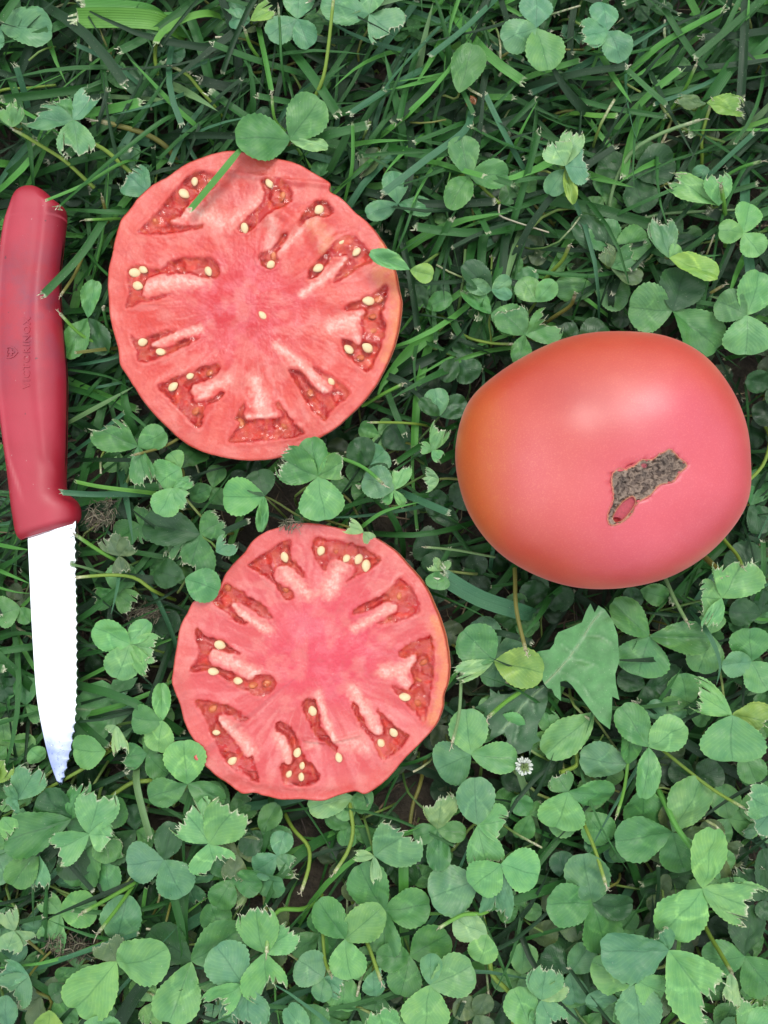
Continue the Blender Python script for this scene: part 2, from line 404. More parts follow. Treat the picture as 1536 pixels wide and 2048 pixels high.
def build_slice(name, label, s, ox, oy, outline, locules, whites, seeds, core, gelmix, bulge, seed0, palette, flaps=(), stains=()):
    top = REF_Z; thick = .009
    conv = lambda q: np.array([(ox + a / s, oy + b / s) for a, b in q])
    out = spline(conv(outline), 760, True)
    # fine unevenness of the cut edge
    ang = np.linspace(0, 2 * np.pi, 760, endpoint=False)
    c = out.mean(0)
    wob = (fbm(np.cos(ang) * 14 + 20, np.sin(ang) * 14 + 20, seed0, 3) - .5) * 2.0
    d = out - c; out = out + d / np.linalg.norm(d, axis=1)[:, None] * wob[:, None]
    nr = 150; rho = 1 - (1 - np.linspace(0, 1, nr)) ** 1.05
    na = len(out)
    P = (c + rho[:, None, None] * (out - c)[None]).reshape(-1, 2)
    cx, cy = c
    rel = P - c; R = np.hypot(rel[:, 0], rel[:, 1]); TH = np.arctan2(rel[:, 1], rel[:, 0]); RH = np.repeat(rho, na)
    locs = [spline(conv(l), max(40, len(l) * 5), True) for l in locules]
    sd = np.full(len(P), 1e9)
    wp = np.column_stack([fbm(P[:, 0] / 8, P[:, 1] / 8, seed0 + 1, 3) - .5, fbm(P[:, 0] / 8 + 50, P[:, 1] / 8, seed0 + 2, 3) - .5]) * 7
    for l in locs: sd = np.minimum(sd, poly_sdf(P + wp, l))
    # colours of the flesh
    base, light, corec = [np.array(D(*q)) for q in palette]; deep = np.array(D(212, 66, 62))
    col = np.tile(base, (len(P), 1))
    def mix(f, b):
        nonlocal col
        f = np.clip(f, 0, 1)[:, None]; col = col * (1 - f) + np.asarray(b) * f
    fib = .5 + (fbm(TH * 13 + 40, R / 60. + fbm(P[:, 0] / 40, P[:, 1] / 40, seed0 + 4, 2) * 2, seed0 + 5, 3) - .5) * sst(60, 190, R)
    mix(sst(.42, .7, fib) * .6 * sst(50, 140, R), light)
    mix(sst(.55, .8, fbm(TH * 20 + 7 + wp[:, 0] * .12, R / 70., seed0 + 6, 2)) * .3 * sst(40, 110, R) * (1 - sst(.8, .95, RH)), D(250, 168, 156))
    cd = np.hypot(P[:, 0] - (ox + core[0] / s), P[:, 1] - (oy + core[1] / s))
    cn_ = cd + (fbm(P[:, 0] / 45, P[:, 1] / 45, seed0 + 9, 3) - .5) * 90
    mix((1 - sst(45, 165, cn_)) * .85, corec)
    mix(sst(.45, .7, fbm(P[:, 0] / 22 + 9, P[:, 1] / 22, seed0 + 11, 3)) * .35 * (1 - sst(60, 190, cd)), D(246, 130, 138))
    mix(sst(.8, .97, RH) * .5, D(236, 118, 102))
    mix(sst(.5, .8, fbm(P[:, 0] / 9, P[:, 1] / 9, seed0 + 13, 3)) * .3, D(214, 84, 84))
    mix(sst(.52, .75, fbm(P[:, 0] / 30 + 5, P[:, 1] / 30 + 3, seed0 + 15, 3)) * .35, D(247, 156, 140))
    for pts, w, a in whites:
        dd = line_dist(P, spline(conv(pts), 14)) + (fbm(P[:, 0] / 7, P[:, 1] / 7, seed0 + 17, 3) - .5) * w / s * .8
        ww = w / s
        mix((1 - sst(ww * .05, ww * .95, dd)) * a * (.55 + .7 * fbm(P[:, 0] / 4, P[:, 1] / 4, seed0 + 18, 3)), D(250, 172, 152))
        mix((1 - sst(0, ww * .4, dd)) * a * .6 * sst(.35, .65, fbm(P[:, 0] / 5, P[:, 1] / 5, seed0 + 20, 3)), D(255, 220, 204))
    for pts, w, a, cc_ in stains:
        dd = line_dist(P, spline(conv(pts), 14)) + (fbm(P[:, 0] / 9, P[:, 1] / 9, seed0 + 19, 3) - .5) * w / s
        mix((1 - sst(0, w / s, dd)) * a, cc_)
    # inside the seed chambers
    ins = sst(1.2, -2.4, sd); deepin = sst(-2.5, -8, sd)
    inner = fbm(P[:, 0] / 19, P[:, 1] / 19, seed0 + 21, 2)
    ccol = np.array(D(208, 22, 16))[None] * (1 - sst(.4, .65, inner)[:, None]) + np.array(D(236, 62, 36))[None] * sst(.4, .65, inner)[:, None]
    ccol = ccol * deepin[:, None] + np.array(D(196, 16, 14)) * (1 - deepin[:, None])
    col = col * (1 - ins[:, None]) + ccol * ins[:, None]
    tj = fbm(P[:, 0] / 15, P[:, 1] / 15, seed0 + 61, 3); tint = sst(.5, .55, tj); mix(ins * np.exp(-((tj - .5) / .02) ** 2) * .5, D(236, 150, 150))
    mix(ins * (.25 + .75 * deepin) * tint * gelmix[0], gelmix[1])
    memb = sst(.6, .7, fbm(TH * 26, R / 26, seed0 + 63, 2)) * ins
    mix(memb * .3, D(248, 128, 70))
    for q in seeds:      # pale jelly round every seed
        e = np.hypot(P[:, 0] - (ox + q[0] / s), P[:, 1] - (oy + q[1] / s)) + (fbm(P[:, 0] / 5, P[:, 1] / 5, seed0 + 65, 2) - .5) * 6
        mix(np.exp(-(e / 13.) ** 4) * .6 * np.maximum(ins, .25), D(234, 122, 98))
    mix(np.exp(-((sd - .5) / 2.2) ** 2) * .3, D(236, 70, 60))
    # the skin seen edge-on at the rim
    mix(sst(.988, .997, RH) * .8, D(216, 78, 52))
    # relief (metres)
    z = (fbm(P[:, 0] / 60, P[:, 1] / 60, seed0 + 23, 2) - .5) * .0014
    z += (fbm(P[:, 0] / 5, P[:, 1] / 5, seed0 + 25, 3) - .5) * .00022
    z += (fib - .5) * .0003
    z -= sst(1.5, -9., sd) * (.0006 + sst(.45, .7, fbm(P[:, 0] / 24, P[:, 1] / 24, seed0 + 71, 2)) * .0011) + ins * (inner - .5) * .0005
    z += np.exp(-((sd - 4) / 3.5) ** 2) * .00018
    for pts, w, hgt in flaps:
        dd = line_dist(P, spline(conv(pts), 14)); z += hgt * (1 - sst(0, w / s, dd))
    z -= sst(.985, 1, RH) ** 2 * .0003
    xy = np.array([W(a, b, top)[:2] for a, b in P]); org = np.array(W(cx, cy, top))
    V = np.column_stack([xy - org[:2], top - .0004 + z])
    F = gridF(na, nr, True)
    root = empty(name, (org[0], org[1], top - thick))
    V[:, 2] -= top - thick
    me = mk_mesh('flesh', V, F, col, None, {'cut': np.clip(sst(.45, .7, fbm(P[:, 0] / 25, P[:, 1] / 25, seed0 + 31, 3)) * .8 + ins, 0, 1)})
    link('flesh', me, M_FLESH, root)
    # skin round the side and the underside
    edge = V[-na:]; nrm = edge[:, :2] / np.linalg.norm(edge[:, :2], axis=1)[:, None]
    th = np.arctan2(nrm[:, 1], nrm[:, 0])
    b = np.zeros(na)
    for a0, wd, amt in bulge: b += amt * np.exp(-(((th - math.radians(a0) + np.pi) % (2 * np.pi) - np.pi) / math.radians(wd)) ** 2)
    rings = []; zt = edge[:, 2]
    prof = [(0, 0, 0), (.08, .6, 0), (.2, 1., -.0001), (.5, .6, -.0008), (.8, .2, -.0018), (.97, -.2, -.004), (1, -.8, -.008)]
    for f, bb, off in prof:
        zz = zt * (1 - f)
        rr = edge[:, :2] + nrm * (b * bb + off + .00012)[:, None]
        rings.append(np.column_stack([rr, zz]))
    SVv = np.vstack(rings + [np.array([[0, 0, 0.]])]); SFf = gridF(na, len(prof), True)[:, ::-1]
    sc = np.tile(np.array(D(240, 110, 70)), (len(SVv), 1))
    k = fbm(SVv[:, 0] * 400, SVv[:, 1] * 400, seed0 + 41, 2)[:, None]; sc = sc * (1 - k * .5) + np.array(D(236, 132, 66)) * k * .5
    link('skin', mk_mesh('skin', SVv, SFf, sc), M_SKIN, root)
    ce = len(SVv) - 1; base_ = (len(prof) - 1) * na
    # seed chambers filled with gel
    for i, l in enumerate(locs):
        g = l
        V2, F2 = tri_sheet(g, 3.2)
        sdg = poly_sdf(V2, g)
        zz = -.00022 + .0008 * (fbm(V2[:, 0] / 11, V2[:, 1] / 11, seed0 + 50 + i, 3) - .5) + .00012 * np.exp(sdg / 3.)
        xyz = np.array([W(a, b_, top)[:2] for a, b_ in V2]) - org[:2]
        if len(F2): link('gel', mk_mesh('gel', np.column_stack([xyz, zz + thick - .0004]), F2[:, ::-1]), M_GEL, root)
    r2 = random.Random(seed0)
    for sdp in seeds:
        X, Y = sdp[0], sdp[1]; kind = sdp[2] if len(sdp) > 2 else ''
        p0 = np.array(W(ox + X / s, oy + Y / s, top)) - org
        o = link('seed', seed_me2 if kind == 'o' else seed_me, None, root)
        a = math.atan2(p0[1], p0[0]) + math.pi / 2 + r2.uniform(-.5, .5)
        sz = (.0032 if 'b' not in kind else .0039) * r2.uniform(.78, 1.14)
        o.location = (p0[0], p0[1], thick - .0004 + (-.0009 if kind == 'o' else r2.uniform(-.0003, -.0001) + (.00035 if min(float(poly_sdf(np.array([[ox + X / s, oy + Y / s]]), l)[0]) for l in locs) > 2 else 0)))
        o.rotation_euler = (r2.uniform(-.3, .3), r2.uniform(-.45, .45), a)
        o.scale = (sz * r2.uniform(.95, 1.15), sz, sz * 1.3)
    thing(root, label, 'tomato slice', 'cut tomato slices on the lawn')
    return root

build_slice('tomato_slice', 'cut tomato slice with a lone seed at its centre, crossed by one grass blade', 2.477, 200, 280,
    [(640,50),(700,55),(800,80),(900,95),(960,110),(1040,150),(1110,190),(1140,215),(1138,250),(1200,290),(1270,360),(1330,410),(1400,500),(1440,580),(1465,660),(1483,760),(1490,810),(1482,900),(1460,1010),(1420,1110),(1370,1210),(1300,1300),(1230,1370),(1160,1430),(1080,1480),(980,1540),(900,1570),(800,1585),(700,1585),(600,1570),(500,1540),(420,1500),(350,1440),(280,1370),(220,1300),(180,1240),(130,1160),(100,1110),(90,1040),(60,930),(45,850),(38,740),(42,640),(60,560),(75,490),(100,400),(150,330),(200,270),(260,215),(330,180),(400,130),(470,95),(560,65)],
    [[(185,455),(235,400),(300,330),(370,240),(430,180),(500,150),(590,180),(560,240),(500,260),(440,310),(400,370),(350,405),(430,420),(510,412),(505,435),(440,448),(350,465),(250,470)],
     [(790,200),(880,180),(940,225),(955,290),(900,340),(800,400),(730,452),(682,445),(695,405),(780,330),(810,260)],
     [(1010,350),(1095,290),(1160,340),(1130,375),(1040,385),(985,425)],
     [(785,600),(790,560),(850,530),(905,460),(935,470),(880,550),(885,600),(835,632)],
     [(1190,480),(1260,470),(1330,540),(1362,590),(1270,640),(1200,690),(1152,712),(1180,650),(1225,580),(1180,572),(1125,612),(1085,665),(1030,690),(1040,630),(1130,540)],
     [(140,640),(200,622),(290,640),(350,595),(420,578),(500,577),(560,585),(592,630),(580,680),(520,682),(430,662),(350,668),(250,682),(212,740),(225,780),(300,760),(362,755),(310,782),(200,808),(123,832),(140,760),(133,700)],
     [(143,965),(195,985),(300,948),(372,935),(340,962),(280,988),(255,1015),(320,1025),(400,985),(490,975),(440,1010),(360,1052),(300,1080),(190,1102),(178,1050)],
     [(280,1225),(330,1190),(430,1150),(540,1110),(590,1108),(592,1150),(530,1190),(455,1215),(452,1250),(480,1292),(560,1275),(600,1245),(617,1262),(575,1300),(535,1315),(510,1370),(487,1432),(420,1370),(350,1290)],
     [(635,1497),(692,1400),(668,1378),(708,1298),(722,1320),(722,1385),(780,1378),(850,1380),(898,1368),(868,1310),(880,1290),(920,1340),(962,1400),(1012,1455),(900,1480),(780,1497)],
     [(930,1132),(1000,1145),(1050,1215),(1115,1255),(1150,1225),(1045,1125),(1120,1150),(1200,1210),(1242,1255),(1180,1310),(1140,1350),(1115,1392),(1050,1340),(1000,1260),(960,1190)],
     [(1420,712),(1425,760),(1402,870),(1420,905),(1415,960),(1380,1050),(1330,1145),(1250,1090),(1200,1030),(1195,985),(1230,985),(1282,1010),(1300,950),(1288,890),(1308,842),(1210,848),(1220,820),(1300,780),(1370,740)]],
    [([(340,395),(450,350),(530,380),(590,410)],60,.8),([(240,720),(350,700),(440,700),(520,690)],62,.95),([(260,1010),(370,970),(500,930)],34,.9),
     ([(450,1230),(540,1225),(640,1180)],50,.85),([(500,1275),(570,1210)],40,.7),([(800,1370),(790,1280),(765,1190)],62,.95),([(720,1370),(860,1360)],30,.7),
     ([(1110,1240),(1060,1170),(960,1080),(880,1020)],44,.9),([(1290,860),(1230,900),(1140,925)],70,.9),([(1290,990),(1240,930)],50,.7),
     ([(1220,590),(1110,680),(1000,760)],38,.95),([(1060,370),(960,480),(880,560)],34,.8),([(830,270),(720,350),(650,400)],70,.7),([(560,250),(560,340),(600,400)],70,.35),
     ([(850,380),(860,470),(830,540)],60,.55),([(640,170),(780,190),(900,180)],28,.4),([(1120,470),(1100,530)],60,.35)],
    [(467,203),(415,262,'b'),(838,210,'b'),(1085,343,'b'),(715,435),(845,615),(1270,552,'b'),(1080,632),(1190,500),(1330,795,'b'),(1378,785,'o'),(805,867),(172,655,'b'),(212,640),(535,648,'b'),(185,720),(210,1000),(300,1047,'b'),(445,1168),(360,1220,'b'),(1232,1035,'b'),(1325,1028,'b'),(1145,1197),(1040,1250,'o'),(695,1400,'o'),(910,1420,'o'),(900,275,'o'),(860,572,'o'),(270,400,'o'),(470,1340,'o'),(1350,870,'o'),(1230,670,'o'),(540,200,'o'),(540,1150,'o'),(1290,1075,'o'),(1350,940,'o')],
    (720, 800), (.35, D(214, 92, 84)), [(5, 35, .0006)], 100, ((226, 68, 54), (240, 112, 94), (222, 38, 52)),
    flaps=[([(840,380),(900,440),(940,400),(870,350)],60,.0012),([(1060,430),(1110,530),(1200,500)],70,.0012),([(1140,220),(900,200),(640,160)],25,.0006)],
    stains=[([(1420,520),(1470,700),(1475,900),(1420,1080)],60,.8,D(238,140,78)),([(1060,420),(1120,500),(1130,560)],70,.5,D(232,152,100)),([(620,170),(800,180),(1000,230)],30,.5,D(196,46,50)),
            ([(1380,650),(1400,700)],60,.6,D(240,150,90)),([(900,130),(1000,170),(1130,230)],50,.5,D(214,70,66)),([(560,240),(700,300),(750,200)],60,.35,D(220,90,88))])

build_slice('tomato_slice', 'cut tomato slice with a solid pink centre and a ragged lower rim', 2.648, 330, 1030,
    [(700,45),(800,45),(900,65),(1000,90),(1080,105),(1160,150),(1230,200),(1300,280),(1360,350),(1400,420),(1430,490),(1465,580),(1490,670),(1503,780),(1500,880),(1475,960),(1470,1030),(1430,1120),(1350,1210),(1270,1290),(1190,1390),(1130,1440),(1060,1482),(1000,1468),(900,1495),(830,1515),(700,1510),(600,1510),(520,1490),(470,1475),(410,1475),(350,1440),(270,1385),(205,1325),(160,1300),(155,1278),(200,1285),(185,1240),(130,1160),(95,1080),(80,1010),(50,930),(35,880),(45,800),(60,700),(75,600),(110,530),(150,460),(230,420),(290,370),(320,310),(370,250),(420,200),(460,140),(530,90),(620,60)],
    [[(440,260),(540,190),(650,125),(670,150),(665,210),(695,250),(745,325),(718,330),(688,290),(640,272),(592,282),(580,330),(602,365),(675,405),(684,445),(632,445),(580,372),(530,330),(470,292)],
     [(780,190),(790,118),(880,130),(1000,150),(1090,190),(1143,240),(1090,292),(1032,315),(955,358),(1000,305),(985,265),(905,240),(862,255),(848,300),(800,240)],
     [(1245,328),(1310,390),(1350,470),(1352,520),(1280,550),(1180,577),(1118,577),(1180,540),(1232,492),(1180,462),(1100,502),(1000,532),(1008,492),(1110,440),(1190,390)],
     [(1415,638),(1430,760),(1422,880),(1402,1000),(1373,1102),(1330,1060),(1260,985),(1198,920),(1205,900),(1282,922),(1312,880),(1302,820),(1330,760),(1310,742),(1262,762),(1235,735),(1270,690),(1350,655)],
     [(255,460),(310,368),(350,370),(430,420),(500,460),(550,510),(572,550),(510,542),(440,492),(372,462),(355,485),(400,540),(442,577),(380,572),(310,510)],
     [(160,598),(220,640),(300,660),(350,700),(402,737),(340,737),(290,717),(242,722),(242,780),(290,812),(360,835),(440,872),(500,845),(560,850),(588,900),(550,952),(500,967),(420,932),(340,892),(250,832),(132,825),(170,740)],
     [(155,985),(250,990),(340,1010),(445,1080),(400,1097),(330,1062),(282,1072),(302,1122),(350,1172),(400,1232),(430,1282),(470,1280),(492,1422),(430,1380),(330,1320),(260,1200),(210,1080)],
     [(590,1108),(632,1095),(680,1140),(712,1220),(742,1290),(790,1330),(820,1380),(790,1432),(640,1432),(608,1350),(615,1310),(662,1322),(670,1270),(640,1180),(580,1140)],
     [(720,1010),(750,975),(800,980),(818,1040),(832,1120),(872,1180),(912,1230),(900,1262),(850,1210),(790,1160),(750,1080)],
     [(985,1000),(1020,1010),(1062,1100),(1102,1160),(1155,1150),(1118,1022),(1180,1080),(1260,1150),(1292,1190),(1160,1302),(1100,1200),(1040,1130)]],
    [([(620,290),(700,370),(760,420)],56,.95),([(930,270),(900,330),(865,410)],80,.9),([(1225,470),(1150,510),(1010,600)],46,.9),([(1315,775),(1250,820),(1160,830)],64,.95),([(1290,910),(1240,840)],44,.8),
     ([(345,465),(430,540),(550,610)],46,.9),([(250,720),(350,780),(490,850)],66,.9),([(270,1075),(370,1160),(460,1260)],66,.85),([(600,1170),(640,1240),(655,1310)],56,.85),([(810,950),(850,1080),(900,1200)],34,.95),
     ([(1000,930),(1070,1050),(1130,1150)],60,.95),([(960,1200),(1060,1230)],80,.6),([(760,1220),(800,1215)],46,.5)],
    [(632,225,'b'),(638,395,'o'),(825,190,'b'),(905,185,'o'),(960,230),(1025,235),(1065,270,'b'),(1245,430,'o'),(1200,400,'o'),(1270,965,'b'),(1370,785,'o'),(1350,870,'o'),(1340,1000,'o'),(290,690,'b'),(255,830),(385,880,'b'),(540,895,'o'),(465,905,'o'),(355,1305,'b'),(270,1155),(250,1030,'o'),(780,1040,'b'),(700,1260,'b'),(725,1330),(655,1375),(720,1390),(920,1285,'b'),(1210,1155,'b'),(1145,1210,'b'),(330,390,'o'),(1180,555,'o')],
    (860, 720), (.7, D(214, 92, 88)), [(10, 45, .0007)], 300, ((228, 88, 88), (244, 136, 132), (234, 64, 88)),
    flaps=[([(740,1190),(860,1200),(1030,1160)],22,.0008),([(330,1420),(600,1480),(900,1480)],50,-.0008)],
    stains=[([(1440,560),(1475,700),(1475,900),(1420,1080)],60,.75,D(240,150,92)),([(400,1450),(600,1490),(820,1495),(980,1450)],36,.6,D(220,62,52)),([(60,850),(90,960),(110,1050)],60,.35,D(196,78,74)),
            ([(740,1190),(800,1185),(900,1260)],18,.7,D(205,40,46)),([(1120,1200),(1160,1300)],14,.6,D(205,50,46)),([(440,170),(560,100),(700,60),(900,80)],60,.35,D(222,92,92)),
            ([(260,290),(370,230)],60,.5,D(222,84,76)),([(700,620),(800,600)],90,.3,D(246,140,150))])

# ------------------------------------------------------------------ whole tomato
TOM = dict(x=1206, y=921, zc=.0345)
def tomato():
    zc = TOM['zc']; c = np.array(W(TOM['x'], TOM['y'], zc + .004))
    # outline of the equator in photo pixels, from the centre
    o = np.array([(1497,915),(1487,1010),(1430,1095),(1350,1150),(1255,1176),(1160,1177),(1075,1152),(1000,1105),(945,1035),(918,955),(915,880),(940,800),(1000,742),(1085,692),(1165,666),(1250,661),(1330,672),(1400,708),(1455,770),(1488,840)], float)
    E = spline(o, 192, True); XY = np.array([W(a, b, zc + .004)[:2] for a, b in E]) - c[:2]
    nv = 110; na = 192; V = []; T = []
    # position of the blossom scar relative to the centre
    sc = np.array(W(1290, 965, zc + .03)[:2]) - c[:2]
    Ht, Hb = .0285, .0255
    for j in range(nv):
        a = math.pi * j / (nv - 1)          # 0 top pole, pi bottom pole
        sr = abs(math.sin(a)) ** (.80 if a < math.pi / 2 else .85); cz = math.copysign(abs(math.cos(a)) ** .92, math.cos(a))
        sh = (1 - sr) * (1 if a < math.pi / 2 else .3)     # the crown leans towards the scar
        for i in range(na):
            V.append((XY[i, 0] * sr + sc[0] * sh * .55, XY[i, 1] * sr + sc[1] * sh * .55, (Ht if cz > 0 else Hb) * cz))
    V = np.array(V)
    dx = V[:, :2] - sc; r = np.hypot(dx[:, 0], dx[:, 1]); up = V[:, 2] > 0
    th = np.arctan2(dx[:, 1], dx[:, 0])
    V[:, 2] -= np.where(up, .0016 * np.exp(-(r / .014) ** 2), 0)
    V[:, 2] += np.where(up, .0008 * np.cos(th * 5 + .6) * sst(.008, .03, r) * sst(.0, .012, V[:, 2]), 0)
    bx, by = -.024, .018   # the shallow shoulder up from the scar
    V[:, 2] -= np.where(up, .0010 * np.exp(-(((V[:, 0] - bx) / .010) ** 2 + ((V[:, 1] - by) / .012) ** 2)), 0)
    V[:, 2] -= np.where(~up, .006 * np.exp(-(np.hypot(V[:, 0], V[:, 1]) / .012) ** 2) * -1, 0)
    X, Y, Z = V.T
    pink = np.array(D(228, 84, 98)); orange = np.array(D(218, 82, 48)); salmon = np.array(D(226, 80, 68)); amber = np.array(D(226, 104, 36))
    rn = np.hypot(X / .0465, Y / .0415)
    w = (fbm(X * 60 + 9, Y * 60 + 5, 77, 3) - .5) * .35
    def mx_(c_, f, b): f = np.clip(f, 0, 1)[:, None]; return c_ * (1 - f) + b * f
    col = np.tile(pink, (len(V), 1))
    dd = np.hypot((X - .010) / .040, (Y + .006) / .034)
    col = mx_(col, sst(.55, 1.15, dd + w), salmon)
    lf = sst(.014, -.034, X + w * .014 - Y * .25)
    col = mx_(col, lf * .75, orange)
    col = mx_(col, sst(-.027, -.040, X + w * .012) * .9, amber)
    col = mx_(col, sst(.012, .03, Y + w * .01) * sst(.04, -.02, X) * .8, orange)
    col = mx_(col, np.exp(-(((X + .012) / .014) ** 2 + ((Y - .012 + X * .3) / .011) ** 2)) * .75, D(204, 62, 52))
    col = mx_(col, np.exp(-(((X + .024) / .008) ** 2 + ((Y + .004) / .014) ** 2)) * .7, D(240, 116, 116))
    col = mx_(col, np.where(up, 0, .6), orange)
    root = empty('tomato', (c[0], c[1], 0)); root.location.z = zc - Hb + .0
    V[:, 2] += Hb
    me = mk_mesh('body', V, gridF(na, nv, True)[:, ::-1], col)
    body = link('body', me, M_SKIN, root)
    # ray straight down onto the crown, for the scar
    from mathutils.bvhtree import BVHTree
    bv = BVHTree.FromPolygons([tuple(v) for v in V], [tuple(f) for f in gridF(na, nv, True)])
    zt = Ht + Hb + zc - Hb - .001
    def onskin(x, y):
        p = np.array(W(x, y, zt)) - c
        h = bv.ray_cast(Vector((p[0], p[1], .2)), Vector((0, 0, -1)))
        return p[0], p[1], (h[0].z if h[0] else .05)
    q = lambda L: [(1180 + a / 6.4, 860 + b / 6.4) for a, b in L]
    poly = np.array(q([(300,560),(350,510),(400,495),(450,515),(510,490),(560,470),(600,440),(640,400),(720,380),(790,385),(850,350),(880,310),(950,290),(1000,250),(1040,260),(1090,300),(1140,360),(1190,390),(1240,430),(1250,460),(1210,500),(1150,550),(1110,600),(1080,650),(1000,680),(930,690),(870,720),(830,780),(760,840),(690,880),(640,910),(600,950),(570,1030),(520,1100),(460,1150),(400,1190),(320,1215),(270,1205),(240,1140),(250,1050),(280,960),(310,890),(300,780),(290,700),(285,620)]))
    hole = np.array(q([(545,845),(590,880),(600,930),(560,1010),(500,1090),(430,1160),(345,1180),(310,1150),(305,1110),(340,1030),(390,960),(440,905)]))
    poly = spline(poly, 170, True); pc = poly.mean(0)
    pw = (fbm(poly[:, 0] / 2.2, poly[:, 1] / 2.2, 5, 2) - .5) * 3.2; pd = poly - pc; poly = poly + pd / np.linalg.norm(pd, axis=1)[:, None] * pw[:, None]
    big = pc + (poly - pc) * (1 + 5. / np.linalg.norm(poly - pc, axis=1))[:, None]
    V2, F2 = tri_sheet(big, 1.0)
    sd_ = poly_sdf(V2, poly); hd = -poly_sdf(V2, spline(hole, 60, True)); sd2 = np.maximum(sd_, hd)
    P3 = np.array([onskin(a, b) for a, b in V2])
    sz_ = PX / DIST * (REF_Z + DIST - zt)      # the skin gives way under the cork
    bp = np.column_stack([(V[:, 0] + c[0]) / sz_ + 768, 1024 - (V[:, 1] + c[1]) / sz_]); bs = poly_sdf(bp, poly)
    sink = np.where(V[:, 2] > Hb, .0032 * sst(-1.5, -6, bs), 0)
    for vt, k_ in zip(body.data.vertices, sink):
        if k_ > 0: vt.co.z -= k_
    n1 = fbm(V2[:, 0] / 6 + fbm(V2[:, 0] / 8, V2[:, 1] / 8, 93, 2) * 2.5, V2[:, 1] / 6 + fbm(V2[:, 0] / 8 + 9, V2[:, 1] / 8, 94, 2) * 2.5, 91, 4); n2 = fbm(V2[:, 0] / 16, V2[:, 1] / 13, 92, 2)
    ins = sst(1., -1.2, sd2)
    P3[:, 2] += .00022 + ins * (-.0004 + (n1 - .5) * .0020 + (n2 - .5) * .0012) - .0006 * sst(1.5, 4, sd2) * (sd_ > 0)
    P3[:, 2] = np.where((hd > 1.2), P3[:, 2] - .0010 * sst(.6, 3, hd), P3[:, 2])
    cork = np.array(D(166, 142, 122))[None] * sst(.25, .7, n1)[:, None] + np.array(D(92, 72, 60))[None] * (1 - sst(.25, .7, n1))[:, None]
    dk = np.zeros(len(V2))
    for a_, b_, r_ in ((440, 660, 11), (960, 420, 13), (700, 560, 8), (350, 760, 6)): dk += np.exp(-(np.hypot(V2[:, 0] - 1180 - a_ / 6.4, V2[:, 1] - 860 - b_ / 6.4) / r_) ** 2)
    cork = cork * (1 - .55 * np.clip(dk * (.4 + n1), 0, 1)[:, None])
    pinkc = np.tile(np.array(D(228, 88, 100)), (len(V2), 1)); pinkc = np.where((hd > 0)[:, None], np.array(D(206, 72, 86))[None], pinkc)
    fr = np.exp(-((sd2 - .6) / 1.8) ** 2)[:, None] * .6 * (hd < 2)[:, None]
    cl = pinkc * (1 - ins[:, None]) + cork * ins[:, None]
    cl = cl * (1 - fr) + np.array(D(226, 158, 104)) * fr
    rd = np.hypot(V2[:, 0] - (1180 + 355 / 6.4), (V2[:, 1] - (860 + 1165 / 6.4)) * 1.6)
    rd = (1 - sst(8, 13, rd)) * (hd > .5)
    cl = cl * (1 - rd[:, None]) + np.array(D(196, 10, 18)) * rd[:, None]
    P3[:, 2] -= rd * .0009
    rd2 = 1 - sst(4, 9, np.hypot(V2[:, 0] - (1180 + 700 / 6.4), (V2[:, 1] - (860 + 455 / 6.4)) * 1.5)); cl = cl * (1 - rd2[:, None]) + np.array(D(200, 90, 100)) * rd2[:, None]
    link('blossom_scar', mk_mesh('blossom_scar', P3, F2[:, ::-1], cl), M_SCAR, root)
    thing(root, 'whole ripe tomato with a brown corky scar on its crown', 'tomato')
def scar_mat():
    m, t, p, o = new_mat('corky scar')
    col = attr(t, 'Col').outputs['Color']; tcn = t.nodes.new('ShaderNodeTexCoord'); pos = tcn.outputs['Object']
    c = mixc(t, ramp(t, noise(t, 1900, 4, pos, .7), .35, .65), mixc(t, 1., col, (.72, .7, .68), 'MULTIPLY'), col)
    t.links.new(c, p.inputs['Base Color']); p.inputs['Roughness'].default_value = .7
    bump(t, p, noise(t, 2200, 4, pos, .7), .5, .0003)
    return m
M_SCAR = scar_mat()
tomato()

